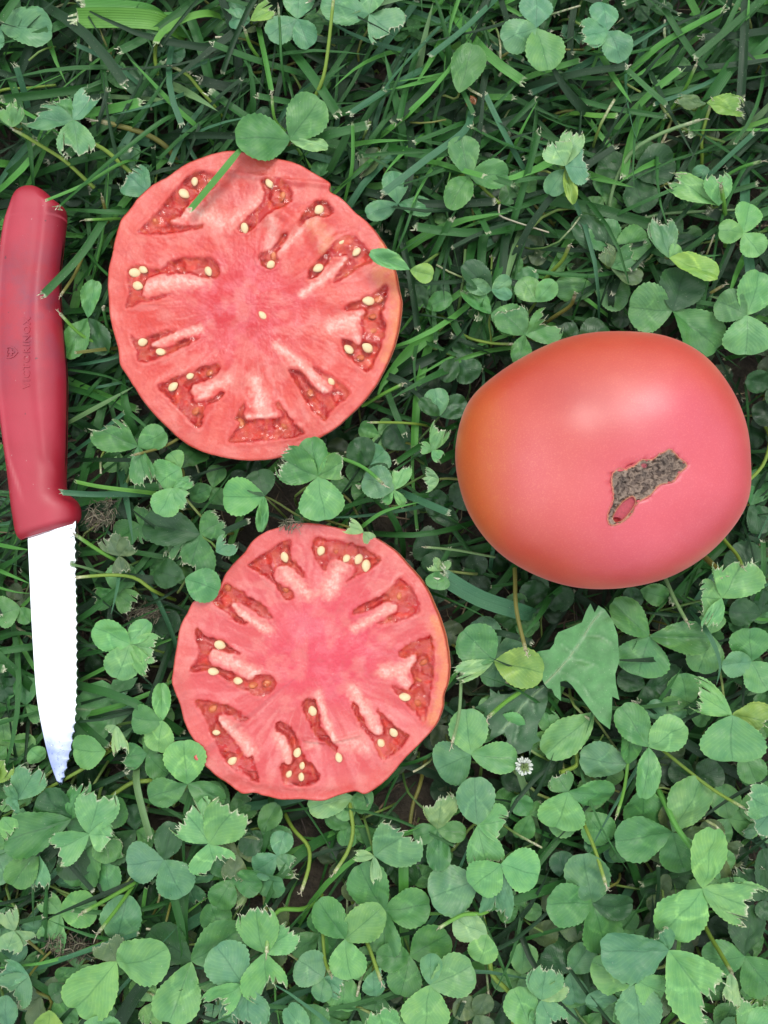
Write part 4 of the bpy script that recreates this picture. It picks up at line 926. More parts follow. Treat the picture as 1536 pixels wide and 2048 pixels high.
HAND = """
143 1638 27 m|85 1583 72 o d|172 1554 46 c|8 1682 82
178 1668 32 b|203 1582 78 c|108 1700 64 c|226 1672 52 c
182 1660 21 m|157 1776 84 o
75 1702 27 u|82 1780 44 c|25 1770 60 o m
-8 1700 25 u|14 1765 80 o
35 1600 30 u|76 1533 62 c|14 1562 22 c|20 1618 38 c
4 1635 30 b|36 1668 46 c
-12 1566 28 y|14 1514 48 c|-20 1520 40 o
375 1568 28 b|369 1478 80 o|297 1592 58 o m|452 1598 50 o m
302 1550 14 d|300 1496 54 o|260 1520 60 o|330 1590 50 o
272 1662 20 m|260 1610 40 o d|306 1688 48 o|208 1712 60 o d
328 1720 29 u|255 1728 82 o|366 1794 76 o|344 1645 54 o d
417 1687 33 b|362 1612 90 c|474 1610 82 c|432 1748 84 c
505 1752 16 d|492 1662 60 o|448 1832 38 c p .006|570 1762 64 o u .012
522 1662 19 m|556 1606 44 o|582 1692 54 o|484 1706 46 o d
233 1923 34 b|337 1900 108 o b .003|148 2022 104 o b|214 1876 56 c g
383 1923 27 m|300 1860 88 o d|484 1848 92 o|338 2042 88 o b .004
235 1882 24 u|254 1790 80 o
330 1872 12 d|320 1762 92 o|390 1800 70 o|270 1830 60 o
28 1862 33 p|58 1888 56 c|8 1812 48 c|12 1908 50 c
58 1952 29 u|14 1995 74 c|0 1935 44 c
98 2020 30 y|98 2066 54 o
205 2085 33 b|204 2027 70 o|165 2060 60 o|250 2070 60 o
130 1972 24 m|142 2048 54 o|100 1992 40 o d
14 2060 31 u|8 1995 50 o
528 1906 33 b|512 1812 80 c|588 1855 56 c|532 2008 84 c
487 1968 34 u|432 1892 92 o|406 2018 58 c b|506 2062 76 c
648 1955 29 u|596 1918 74 o u|690 1990 46 c|640 2004 40 o
690 1878 31 m|635 1796 62 o|764 1816 70 o b|702 1960 74 o b
768 1820 26 m|718 1728 78 o|860 1808 76 o|768 1912 72 o
748 1712 34 p|832 1662 104 t u|754 1768 22 c|706 1710 24 c
700 1652 19 m|752 1668 42 o|688 1694 40 o|652 1630 44 o
705 1592 22 b|618 1616 50 o p|744 1610 50 o m|680 1640 40 o
790 1700 18 d|852 1728 74 o|820 1770 60 o|745 1740 50 o
958 1760 30 u|860 1796 96 o
1002 1728 34 b|944 1775 84 o .0|1078 1752 88 o b|985 1845 64 c u -.006
874 1658 27 m|884 1582 62 c p .006|827 1674 42 o|932 1664 40 o|880 1744 48 o
955 1650 31 m|950 1554 74 o u|1018 1640 70 t b|976 1742 66 c b
942 1509 28 b|873 1540 92 o u|932 1417 76 o|1033 1516 60 o b
1136 1584 27 m|1112 1657 94 o b|1227 1582 58 o|1112 1546 50 c
1297 1494 33 b|1288 1598 48 o b .004|1370 1448 80 o|1242 1411 66 o m
1256 1528 28 u|1160 1516 76 o|1262 1455 50 o m
1290 1574 24 m|1284 1656 84 o
1345 1665 27 m|1226 1676 86 o|1406 1560 90 o b|1370 1745 78 o
1405 1777 36 b|1428 1656 74 o b .005|1326 1868 124 o|1518 1818 88 c
1184 1806 28 m|1091 1806 84 o|1166 1702 84 o u|1266 1808 56 o d|1216 1902 88 o
1140 1945 23 u|1086 1902 54 o d|1182 1892 56 o|1152 2008 58 o
1338 1900 37 u|1200 1898 92 o u .003|1432 2032 116 t b|1318 1855 42 c
1270 1958 31 b|1184 1924 82 o|1282 2060 92 o u|1330 1988 72 o
1236 2000 25 u|1170 1994 42 o
1490 1912 25 m|1404 1918 72 o|1502 1812 84 o d|1546 1984 84 o
1462 1945 33 p|1466 2018 32 c
1478 2060 34 b|1514 1992 64 c|1560 2040 60 c
1082 2000 33 u|1092 1922 66 c|1130 1962 38 c p|1112 2058 62 c
1058 2052 32 b|1026 1975 68 o|1080 2040 50 c
1536 1792 22 d|1468 1730 66 c|1530 1700 60 o
1548 1618 32 u|1490 1590 64 c|1510 1665 50 c
820 1912 26 m|752 1912 54 o|896 1864 80 o|800 1990 66 o
860 1970 33 m|862 1904 42 o u|944 1928 84 o b|848 2060 94 o b
975 1868 31 b|908 1838 62 o p|958 1926 58 o
778 2078 31 b|750 2008 64 c|800 2020 40 c
745 1944 29 u|748 1994 44 o|768 1950 24 c
620 2076 27 m|620 2007 76 o|575 2010 44 o u
1298 1273 25 m|1224 1203 64 o|1276 1352 104 o m|1416 1275 62 o
1420 1268 22 b|1398 1346 70 o|1425 1225 50 o
1290 1372 18 d|1373 1374 88 o|1236 1350 46 o|1304 1447 66 o
1464 1430 35 y|1463 1522 122 o b|1382 1377 62 c b|1548 1442 60 c
1503 1323 28 u|1442 1328 54 o|1498 1256 78 o m|1534 1382 74 o b
1444 1196 34 b|1488 1117 96 t b|1398 1196 72 c|1410 1262 34 c
1532 1160 19 d|1458 1098 78 o|1500 1200 60 o
1522 1228 20 d|1456 1222 54 o|1530 1180 50 o
1280 1180 19 m|1337 1196 44 o|1250 1210 44 o d
988 1322 26 b|926 1260 84 o m|904 1352 36 c p|1088 1346 78 o y .005
1098 1176 14 d|1040 1208 62 o|1140 1215 56 o|1060 1160 50 o
1190 1424 24 b|1088 1508 66 o
636 953 35 m|620 874 58 o|690 922 50 c|556 916 72 c|650 1040 88 o b
529 993 28 b|447 992 74 o|514 940 62 o d|520 1064 24 o
788 980 32 b|727 955 68 o u|814 926 34 c|762 1000 32 c|810 1012 18 c
276 893 33 m|188 854 66 t|294 975 54 c|330 862 52 o
362 936 34 b|318 966 76 o|400 892 62 o d -.012|340 905 40 o
346 976 36 b|318 1030 62 o|378 1014 34 c|388 960 24 c
400 1068 26 m|284 1046 74 o d|448 1038 58 c|372 1164 90 t m
370 1157 31 m|308 1140 58 o d -.006|438 1182 66 o
432 1104 37 u|472 1080 42 c
238 1112 26 g|214 1068 42 c|264 1080 38 c|246 1150 36 c
260 1288 30 b|188 1252 68 o|298 1242 42 o|318 1300 56 c|232 1358 68 o|302 1350 36 c
325 1441 28 b|264 1434 58 o m|322 1366 36 o|314 1505 62 o b
212 1502 28 y|144 1500 70 o b
233 1452 30 p|244 1512 32 c|214 1468 26 c
4 1368 14 d|40 1335 44 o|30 1402 40 o|-20 1340 44 o
52 1410 18 m|52 1352 44 o|88 1440 34 c
90 1517 20 b|60 1500 42 o
40 1215 22 m|-10 1230 64 o|60 1245 36 o
1268 352 20 d|1194 330 70 o|1348 316 76 o|1290 422 72 o
1228 505 24 m|1186 446 72 o|1297 476 70 o|1148 440 58 o d
1222 535 26 g|1204 490 34 c|1272 512 48 c m|1284 557 46 o
1190 580 19 m|1258 596 62 o|1110 575 52 o|1205 538 50 o d
1072 604 26 b|1044 556 52 o|1110 562 42 o
1050 670 29 m|1000 620 64 t|1122 640 66 c|1036 728 40 o .006
982 628 27 m|924 578 40 t|1044 650 64 o m
1345 622 27 m|1257 614 96 o m|1430 700 88 o|1372 540 92 o d
1494 630 31 b|1524 542 80 o|1490 710 90 o|1432 602 66 o m
1338 516 31 b|1434 556 52 o y|1308 438 56 c u|1365 500 40 o
1487 466 30 b|1500 407 56 o|1436 462 46 o|1522 508 52 o
1437 412 30 b|1336 358 50 c|1432 345 54 c
1130 332 33 p|1184 336 64 c u|1104 284 54 c|1150 260 44 c
1130 338 30 m|1098 390 44 o u|1148 408 24 o y
1413 206 31 y|1492 222 52 c|1348 198 30 c g
0 54 23 u|105 62 72 o|-40 100 60 o
147 240 31 u|188 184 50 c|106 198 46 c m|52 240 62 t u|158 324 66 c
27 254 32 b|10 204 44 c|40 210 24 c
250 178 20 m|222 122 44 o|305 160 64 o d
595 38 27 u|534 70 60 o|600 -16 62 o|620 95 48 o
500 42 25 u|458 42 42 o|446 0 36 o|552 16 34 c y
738 28 28 u|642 2 64 o|796 66 90 t|750 -24 50 o
580 280 30 m|640 196 82 o|472 272 92 o m .006|656 292 28 o p
1073 56 31 u|1070 -8 66 o|1004 86 64 o|1094 143 76 o b
1216 62 31 u|1200 6 60 o|1156 78 54 c|1244 124 62 o
918 186 28 m|946 90 66 o
938 353 28 m|922 272 60 o|1017 350 58 o|898 418 54 o
796 408 26 u|786 343 50 o|732 428 40 o|867 412 40 o
820 540 36 m|739 506 32 o b .001|866 552 38 o y
983 580 28 u|932 570 32 o|1021 556 30 o|1024 592 26 o|926 528 50 o d
852 616 20 m|904 594 38 o|830 575 36 o d
879 832 28 u|869 777 50 o|932 800 46 o d|838 800 30 o d
915 716 20 d|884 762 38 o|950 760 56 o|930 690 44 o
863 902 31 b|886 848 38 c|838 892 24 c|884 918 24 c
878 960 31 p|844 944 24 c|846 972 28 c
878 1142 28 p|860 1118 28 c|896 1114 24 c|872 1180 48 o m
727 1064 36 p|690 1048 30 c|742 1082 24 c
176 636 22 b|192 561 34 o|132 716 54 o m|214 708 52 o d
300 386 24 u|252 348 64 c
756 296 18 g|715 352 54 t
740 930 19 d|705 880 60 o|770 900 60 o u|760 960 56 o
810 900 16 d|780 850 60 o|850 880 50 o
900 1010 14 d|940 980 60 o|880 1050 60 o|850 1000 50 o
880 1100 14 d|830 1080 70 o|870 1150 60 o
1340 480 16 d|1300 440 50 o|1390 500 50 o|1330 530 50 o
1160 690 15 d|1110 650 56 o|1210 650 60 o
1400 1000 12 d|1530 990 70 o
1500 1010 15 d|1530 940 56 o m|1540 1060 60 o
1390 1560 18 d|1340 1530 50 o|1440 1530 60 o
"""
nclover = 0; rh = random.Random(5)
for line in HAND.strip().splitlines():
    parts = line.split('|'); h = parts[0].split()
    lv = []
    for q in parts[1:]:
        s_ = q.split(); k = 'o'; tn = None; dz = None
        for e in s_[3:]:
            if e in ('o', 'c', 't') and k == 'o' and len(e) == 1 and e != 'o': k = e
            elif e in TC: tn = e
            elif e == 'o': pass
            else: dz = float(e)
        lv.append((float(s_[0]), float(s_[1]), float(s_[2]), k, tn) + ((dz,) if dz is not None else (rh.uniform(-.0025, .003),)))
    clover(float(h[0]), float(h[1]), float(h[2]) / 1000, h[3], lv, rh); nclover += 1

# further leaves of the canopy, between and below those
def canopy_density(px, py):
    d = .30 + .7 * sst(380, 900, py + (px - 768) * .35)
    if px < 170 and py < 1300: d *= .25
    return float(d)
rf = random.Random(21); placed = []
def random_leaves(px, py, sz, rr, pc):
    a0 = rr.uniform(0, 6.283); out = []
    for k in range(3):
        a = a0 + k * 2.094 + rr.uniform(-.35, .35); ln = sz * rr.uniform(.85, 1.1)
        kk = 'o' if rr.random() > pc else rr.choice('cct')
        if kk != 'o': ln *= .8
        out.append((px + math.cos(a) * ln, py + math.sin(a) * ln, ln * rr.uniform(.78, .98), kk, None, rr.uniform(-.003, .003)))
    return out
tries = 0
while nclover < 292 and tries < 20000:
    tries += 1
    px, py = rf.uniform(-20, 1556), rf.uniform(-20, 2068)
    if rf.random() > canopy_density(px, py): continue
    z = rf.uniform(.011, .021) if py < 1000 else rf.uniform(.012, .023)
    sz = rf.uniform(34, 54) if py < 1000 else rf.uniform(44, 76)
    if any(zcap(px + dx * sz, py + dy * sz) < z + .003 for dx, dy in ((0, 0), (1, 0), (-1, 0), (0, 1), (0, -1))): 
        continue
    if any((px - a) ** 2 + (py - b) ** 2 < 52 ** 2 for a, b in placed): continue
    placed.append((px, py)); nclover += 1
    clover(px, py, z, rf.choice('dmmmbgu'), random_leaves(px, py, sz, rf, .3 if px < 560 else .12), rf)

# the low, dense mass of clover that nobody could count, here and beyond the frame
def under_clover():
    B = Buf(); rr = random.Random(31)
    def add(px, py, z, sz, tone, pc, shade=1.):
        hub = np.array(W(px, py, z))
        for tx, ty, w, k, tn, dz in random_leaves(px, py, sz, rr, pc):
            V, F, luv, cu = rr.choice(VAR[k]); tip = np.array(W(tx, ty, z + dz)); M = np.array(frame(hub, tip, mm(w, z), rr.uniform(-.3, .3), 1))
            if k == 'o': # fewer faces
                pass
            c = TC[tone] * rr.uniform(.85, 1.15) * shade      # shade of the gaps put into the colour of the bottom leaves
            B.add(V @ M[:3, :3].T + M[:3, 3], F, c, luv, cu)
        P = stalk_pts(hub, rr); tube(B, P, .0003, .00045, rr.choice(STALK), seg=5)
    n = 0
    while n < 520:
        px, py = rr.uniform(-60, 1596), rr.uniform(-60, 2108); n += 1
        if rr.random() > canopy_density(px, py) + .1: continue
        z = rr.uniform(.004, .014); z = min(z, zcap(px, py) - .003)
        if z < .003: continue
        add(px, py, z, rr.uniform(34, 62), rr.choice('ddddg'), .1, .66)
    n = 0
    while n < 800:       # outside the photograph
        q_ = rr.random() ** 1.4; a_ = rr.uniform(0, 6.2832); px, py = 768 + math.cos(a_) * (700 + 1500 * q_), 1024 + math.sin(a_) * (900 + 1500 * q_)
        if -60 < px < 1596 and -60 < py < 2108: continue
        n += 1
        if rr.random() > canopy_density(px, py) + .15: continue
        add(px, py, rr.uniform(.008, .032), rr.uniform(40, 72), rr.choice('dmmbbu'), .2)
    for _ in range(230):      # loose stalks arching between the leaves
        px, py = rr.uniform(-40, 1580), rr.uniform(-40, 2090); a = rr.uniform(0, 6.28); ln = rr.uniform(60, 190); cv = rr.uniform(-1.2, 1.2); z1 = rr.uniform(.012, .027)
        Q = [(px + math.cos(a + cv * f) * ln * f, py + math.sin(a + cv * f) * ln * f, .003 + (z1 - .003) * math.sin(f * 1.9)) for f in (0, .33, .66, 1)]
        if min(zcap(q[0], q[1]) for q in Q) < z1 + .002: continue
        rs = mm(rr.uniform(2.2, 3.8)); tube(B, [np.array(W(*q)) for q in Q], rs, rs * .8, rr.choice(STALK), seg=8, cut1=rr.choice([0, .9]))
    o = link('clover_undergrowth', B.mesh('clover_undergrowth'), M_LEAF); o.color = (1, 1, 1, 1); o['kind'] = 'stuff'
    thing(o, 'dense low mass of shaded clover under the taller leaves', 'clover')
under_clover()

# ------------------------------------------------------------------ grass
GT = {'d': D(30, 70, 34, k=.44), 'm': D(56, 116, 52, k=.44), 'b': D(98, 170, 76, k=.44), 'y': D(132, 168, 68, k=.44), 'u': D(74, 130, 92, k=.44), 'p': D(124, 164, 108, k=.44), 'o': D(124, 128, 62, k=.44), 'w': D(196, 196, 170, k=.44), 'l': D(112, 176, 72, k=.44)}
GWORD = {'d': 'dark-green', 'm': 'mid-green', 'b': 'bright-green', 'y': 'yellow-green', 'u': 'bluish', 'p': 'pale green', 'o': 'olive', 'w': 'whitish dry', 'l': 'lime green'}
def blade(B, P3, w, col, cutend, rr, seg=10, taper=True, flat=0.):
    """ribbon with a keel along world points"""
    P = spline(P3, seg); V = []; L = []; A = []; cols = 5
    if cutend:
        e_ = P[-1] - P[-2]; l_ = np.linalg.norm(e_) + 1e-9
        P = np.vstack([P[:-1], P[-1] - e_ / l_ * min(l_ * .4, w * .32), P[-1]]); seg += 1
    tw0 = rr.uniform(-.5, .5); tw1 = tw0 + rr.uniform(-.6, .6)
    for j, p in enumerate(P):
        d = P[min(j + 1, seg - 1)] - P[max(j - 1, 0)]; d = d / (np.linalg.norm(d) + 1e-9)
        sd_ = np.cross(d, (0, 0, 1.)); sd_ = sd_ / (np.linalg.norm(sd_) + 1e-9); up = np.cross(sd_, d)
        f = j / (seg - 1); t_ = tw0 + (tw1 - tw0) * f; s2 = sd_ * math.cos(t_) + up * math.sin(t_); u2 = up * math.cos(t_) - sd_ * math.sin(t_)
        ww = w * (.35 + .65 * min(1, f * 3.5) ** .7) * (1 if cutend else (1 - max(0, (f - .45) / .55) ** 1.7))
        for k in range(cols):
            s_ = (k / (cols - 1)) * 2 - 1
            e = d * (rr.uniform(-.22, .4) * w if (cutend and j == seg - 1) else 0)
            V.append(p + s2 * s_ * ww * .5 + u2 * abs(s_) * ww * (.16 - flat) + e); L.append((s_, f)); A.append(.9 if (cutend and j == seg - 1) else 0)
    B.add(V, gridF(cols, seg), col, np.array(L), np.array(A))
    if cutend:
        d = P[-1] - P[-2]; d = d / (np.linalg.norm(d) + 1e-9)
        for _ in range(rr.randint(2, 4)):
            sd_ = np.cross(d, (0, 0, 1.)); sd_ = sd_ / (np.linalg.norm(sd_) + 1e-9)
            b = P[-1] + sd_ * rr.uniform(-.45, .45) * w; e = b + d * rr.uniform(.2, .7) * w + np.array([0, 0, rr.uniform(-.2, .6) * w]) + sd_ * rr.uniform(-.3, .3) * w
            q = sd_ * .09 * w; B.add([b - q, b + q, e + q * .4, e - q * .4], [(0, 1, 2, 3)], col, np.zeros((4, 2)), [1, 1, 1, 1])

# kind(g=blade, s=stem) tone width z0 z1 cut | points, the last one is the mown end
GRASS = """
g b 14 34 33 1|483 298|440 350|383 418
g m 16 25 33 1|340 235|230 318|120 415
g b 12 24 34 1|250 325|170 370|94 402
g m 15 24 34 1|218 428|160 512|86 590
g d 25 14 18 0|-20 180|80 112|180 50|330 -30
g l 36 24 28 1|318 44|240 36|154 36
g b 20 25 29 1|300 20|240 12|168 8
g m 16 20 27 1|405 -6|300 70|240 102
g l 14 22 30 1|420 28|370 38|325 66|313 86
s y 9 14 22 0|314 84|310 115|315 148
g u 13 16 28 1|66 250|48 180|33 132
g b 12 18 33 0|402 262|350 215|300 160|258 116
s y 8 16 26 1|428 212|400 180|375 150|345 134
s o 13 14 24 1|350 318|335 296|300 272|250 255|194 242
s y 10 20 30 1|300 380|250 335|210 300|174 282
s y 9 20 30 1|176 364|130 322|80 290|26 258
s y 6 20 20 0|0 182|60 176|112 170
s m 6 30 33 1|563 122|560 60|557 14
g m 14 18 30 1|606 150|540 130|480 110|424 88
g b 12 20 28 1|517 58|530 120|542 182
g u 20 18 28 1|850 140|770 185|704 228
g u 14 22 33 1|1000 -6|930 58|862 112
g d 16 14 24 1|900 130|840 190|786 246
g m 14 14 26 1|840 95|815 170|800 240
s p 11 14 14 0|872 62|920 52|968 62|996 100|1004 152
g m 10 20 27 1|930 246|880 265|830 284
g u 15 22 34 1|942 225|930 262|850 322|768 386
g b 12 22 32 1|865 325|920 340|966 353
g b 14 20 31 0|1198 108|1230 160|1264 208
g b 17 18 34 1|1250 156|1320 92|1400 46|1446 22
g m 14 16 22 0|1130 235|1225 205|1350 182|1550 148
g d 16 12 20 0|1120 170|1260 150|1400 60|1470 10
s l 8 16 34 1|1335 228|1368 182|1392 130
g l 12 18 25 1|1145 228|1190 232|1232 232
g m 10 20 28 1|1130 195|1220 216|1330 233
s p 9 16 33 1|1215 446|1225 380|1260 308|1320 268|1400 240
s y 8 18 30 1|1404 320|1404 272|1422 208
g u 10 18 30 1|1382 388|1440 330|1506 268
s b 8 18 29 1|1440 360|1480 336|1522 323
s l 10 22 36 1|1451 446|1448 408|1442 372
s p 7 18 24 0|1240 456|1310 431|1380 424|1476 420
s o 8 20 30 1|1342 605|1402 594|1447 571
s y 9 20 32 1|1100 548|1125 520|1138 492
s o 9 20 32 1|1106 635|1140 612|1150 588
s y 7 15 26 1|892 638|930 672|980 686|1028 688
g m 12 18 28 1|930 384|958 430|976 466
s y 8 22 24 0|942 354|975 385|1000 408
s w 4 24 22 0|1000 408|997 428|1020 440|1098 465
g b 27 16 24 0|864 664|805 716|760 775|758 800
g d 14 12 16 0|930 690|860 720|800 772|735 838
s l 8 18 30 1|735 806|762 790|805 768
s y 6 24 32 1|835 848|790 845|740 845
s b 9 24 38 1|650 906|722 932|766 968
g u 15 20 32 1|800 984|850 1006|896 1026
g b 8 26 32 0|725 1052|770 1022|840 1004
g d 36 14 18 0|480 1016|425 1004|365 1010|330 1025
g l 9 28 35 1|292 985|200 974|152 964
g u 12 26 32 1|258 988|180 988|124 984
s o 7 24 36 1|380 862|330 892|268 910
s y 8 22 33 1|308 1182|270 1156|220 1150|152 1155
g u 9 20 35 0|236 1108|237 1160|222 1230
s l 9 24 34 1|228 1118|190 1096|152 1070
g p 5 20 28 1|205 1145|170 1135|142 1128
s o 8 14 28 1|226 494|215 440|204 394
s o 7 20 33 1|170 502|150 548|122 590
s m 7 16 24 0|172 502|195 530|218 552
s l 8 18 32 1|212 697|160 668|120 627
g o 8 18 28 1|238 696|200 700|152 706
s m 8 18 28 1|222 690|214 650|206 614
g p 11 16 24 0|130 850|200 812|270 772
g m 6 18 20 0|130 738|220 754|280 792
s l 7 20 30 1|250 438|215 438|170 440
g b 8 16 24 0|-10 1088|30 1096|60 1100
g b 9 18 22 0|-10 1136|30 1154|62 1168
g b 6 20 22 0|-10 1172|30 1184|62 1187
g m 14 14 20 0|-10 1142|30 1120|62 1094
g m 12 14 20 0|-10 1280|40 1266|90 1276
g m 10 14 20 0|-10 1420|30 1414|64 1408
g b 12 16 24 0|70 1475|40 1482|0 1480
s y 10 20 22 0|302 1560|268 1564|240 1580|214 1600
s y 8 24 24 0|170 1535|112 1568|70 1590
s l 9 22 36 1|272 1765|220 1795|164 1826
s l 9 22 38 1|266 1772|235 1816|198 1864
g p 14 24 28 1|272 1560|284 1620|299 1674
s y 9 22 30 1|700 1610|706 1660|696 1702|668 1746
s y 9 16 30 1|585 1656|616 1692|618 1732|603 1782
s l 10 24 36 1|606 1818|560 1820|540 1850|533 1906
s y 8 24 37 1|645 1852|650 1920|662 1950
s y 9 24 36 1|720 1850|740 1900|762 1962
s y 10 20 26 0|1150 1496|1153 1530|1120 1545
s l 8 24 38 1|1258 1488|1250 1570|1233 1632
s y 8 20 34 1|1340 1512|1420 1575|1488 1616
s b 14 24 36 1|1328 1602|1352 1652|1396 1712
s y 9 24 37 1|1168 1648|1190 1700|1212 1770
s o 10 24 36 1|1030 1150|1033 1220|1052 1302
g u 34 22 28 1|1048 1224|960 1196|890 1156
s l 10 24 38 1|1048 1378|1010 1405|977 1434
s p 8 26 38 1|922 1358|918 1430|904 1487
g u 10 30 36 0|1410 1258|1432 1300|1440 1335|1432 1372
s p 9 20 30 1|1330 1155|1350 1200|1374 1244
s o 13 20 33 1|1400 1105|1422 1126|1442 1146
s y 8 24 38 1|1450 1082|1474 1110|1485 1134
s y 8 24 34 1|1540 880|1526 930|1490 968
s y 10 22 38 1|1418 1868|1440 1905|1464 1946
s y 11 22 26 0|978 1900|985 1950|1020 1988|1026 2046
s l 9 30 36 1|968 1826|925 1830|878 1856
s p 6 20 32 1|978 1112|910 1100|850 1094
s o 9 16 20 0|840 1570|826 1610|820 1650
s l 8 18 34 1|612 322|575 270|550 240|544 193
s y 8 24 36 1|628 200|650 140|668 -10
g m 13 14 24 1|700 300|730 240|770 180
g m 12 14 20 0|560 360|630 200|720 60|760 -20
g m 13 12 18 0|330 200|440 170|560 160|700 150
g d 14 12 18 0|380 130|480 40|560 -20
g d 13 10 16 0|150 390|300 300|420 210
g u 11 14 22 0|820 20|1000 100|1100 150
g m 12 12 20 0|1040 250|1180 310|1280 330
g d 12 10 20 0|950 240|1050 200|1200 120|1300 40
g m 12 14 22 1|1110 430|1160 480|1200 540
g b 8 16 30 1|690 400|705 330|706 250
g m 14 14 24 1|650 360|680 300|700 255
g u 10 16 30 1|905 30|800 140|770 180
g m 14 14 28 1|840 560|870 500|900 440
g d 12 10 20 0|1540 420|1440 460|1300 520
g p 12 18 24 0|1540 600|1480 605|1410 590
s l 8 20 32 1|520 120|500 90|490 60
g d 13 12 22 1|90 760|130 720|200 680
g d 14 10 16 0|160 640|220 560|260 480
"""
rg = random.Random(9)
for line in GRASS.strip().splitlines():
    parts = line.split('|'); kd, tn, w, z0, z1, ce = parts[0].split(); pts = [tuple(map(float, q.split())) for q in parts[1:]]
    z0, z1 = float(z0) / 1000, float(z1) / 1000; n = len(pts)
    P3 = [np.array(W(x, y, z0 + (z1 - z0) * (i / (n - 1)) + (0 if kd == 's' else math.sin(i / (n - 1) * 3.14) * .001))) for i, (x, y) in enumerate(pts)]
    # root end goes down into the turf
    d = P3[0] - P3[1]; d[2] = 0; d = d / (np.linalg.norm(d) + 1e-9); xr, yr = P3[0][:2] + d[:2] * .006
    inside = zcap(*pts[0]) < .02
    if not inside: P3 = [np.array([xr, yr, max(.002, z0 - .010)])] + P3
    else: P3 = [P3[0] + d * .002 + np.array([0, 0, -.0015])] + P3
    org = P3[-1].copy(); P3 = [p - org for p in P3]; B = Buf(); wd = mm(float(w), z1)
    if kd == 'g': blade(B, P3, wd, GT[tn], ce == '1', rg, seg=16)
    else:
        tube(B, P3, wd * .5, wd * .42, GT[tn], 6, 0, .9 if ce == '1' else 0, seg=16)
        if ce == '1':
            dd = P3[-1] - P3[-2]; dd = dd / np.linalg.norm(dd)
            for _ in range(rg.randint(2, 4)):     # frayed white fibres at the mown end
                v = np.array([rg.uniform(-1, 1), rg.uniform(-1, 1), rg.uniform(0, 1)]); e1 = dd * wd * rg.uniform(.5, 1.3) + v * wd * .3; e2 = e1 + v * wd * rg.uniform(.2, .9)
                tube(B, [(0, 0, 0), e1, e2], wd * .13, wd * .05, GT['w'], 6, 1, 1, seg=5)
    nm = 'grass_blade' if kd == 'g' else 'clover_stalk'
    o = link(nm, B.mesh(nm), M_GRASS, None, org); o.color = (1, 1, 1, 1)
    mx, my = pts[len(pts) // 2]
    if kd == 'g': register(o, '%s %s grass blade' % ('mown' if ce == '1' else 'long', GWORD[tn]), 'grass blade', 'separate grass blades', mx, my)
    else: register(o, '%s %s clover stalk' % ('snapped' if ce == '1' else 'bare', GWORD[tn]), 'stalk', 'leafless clover stalks', mx, my)

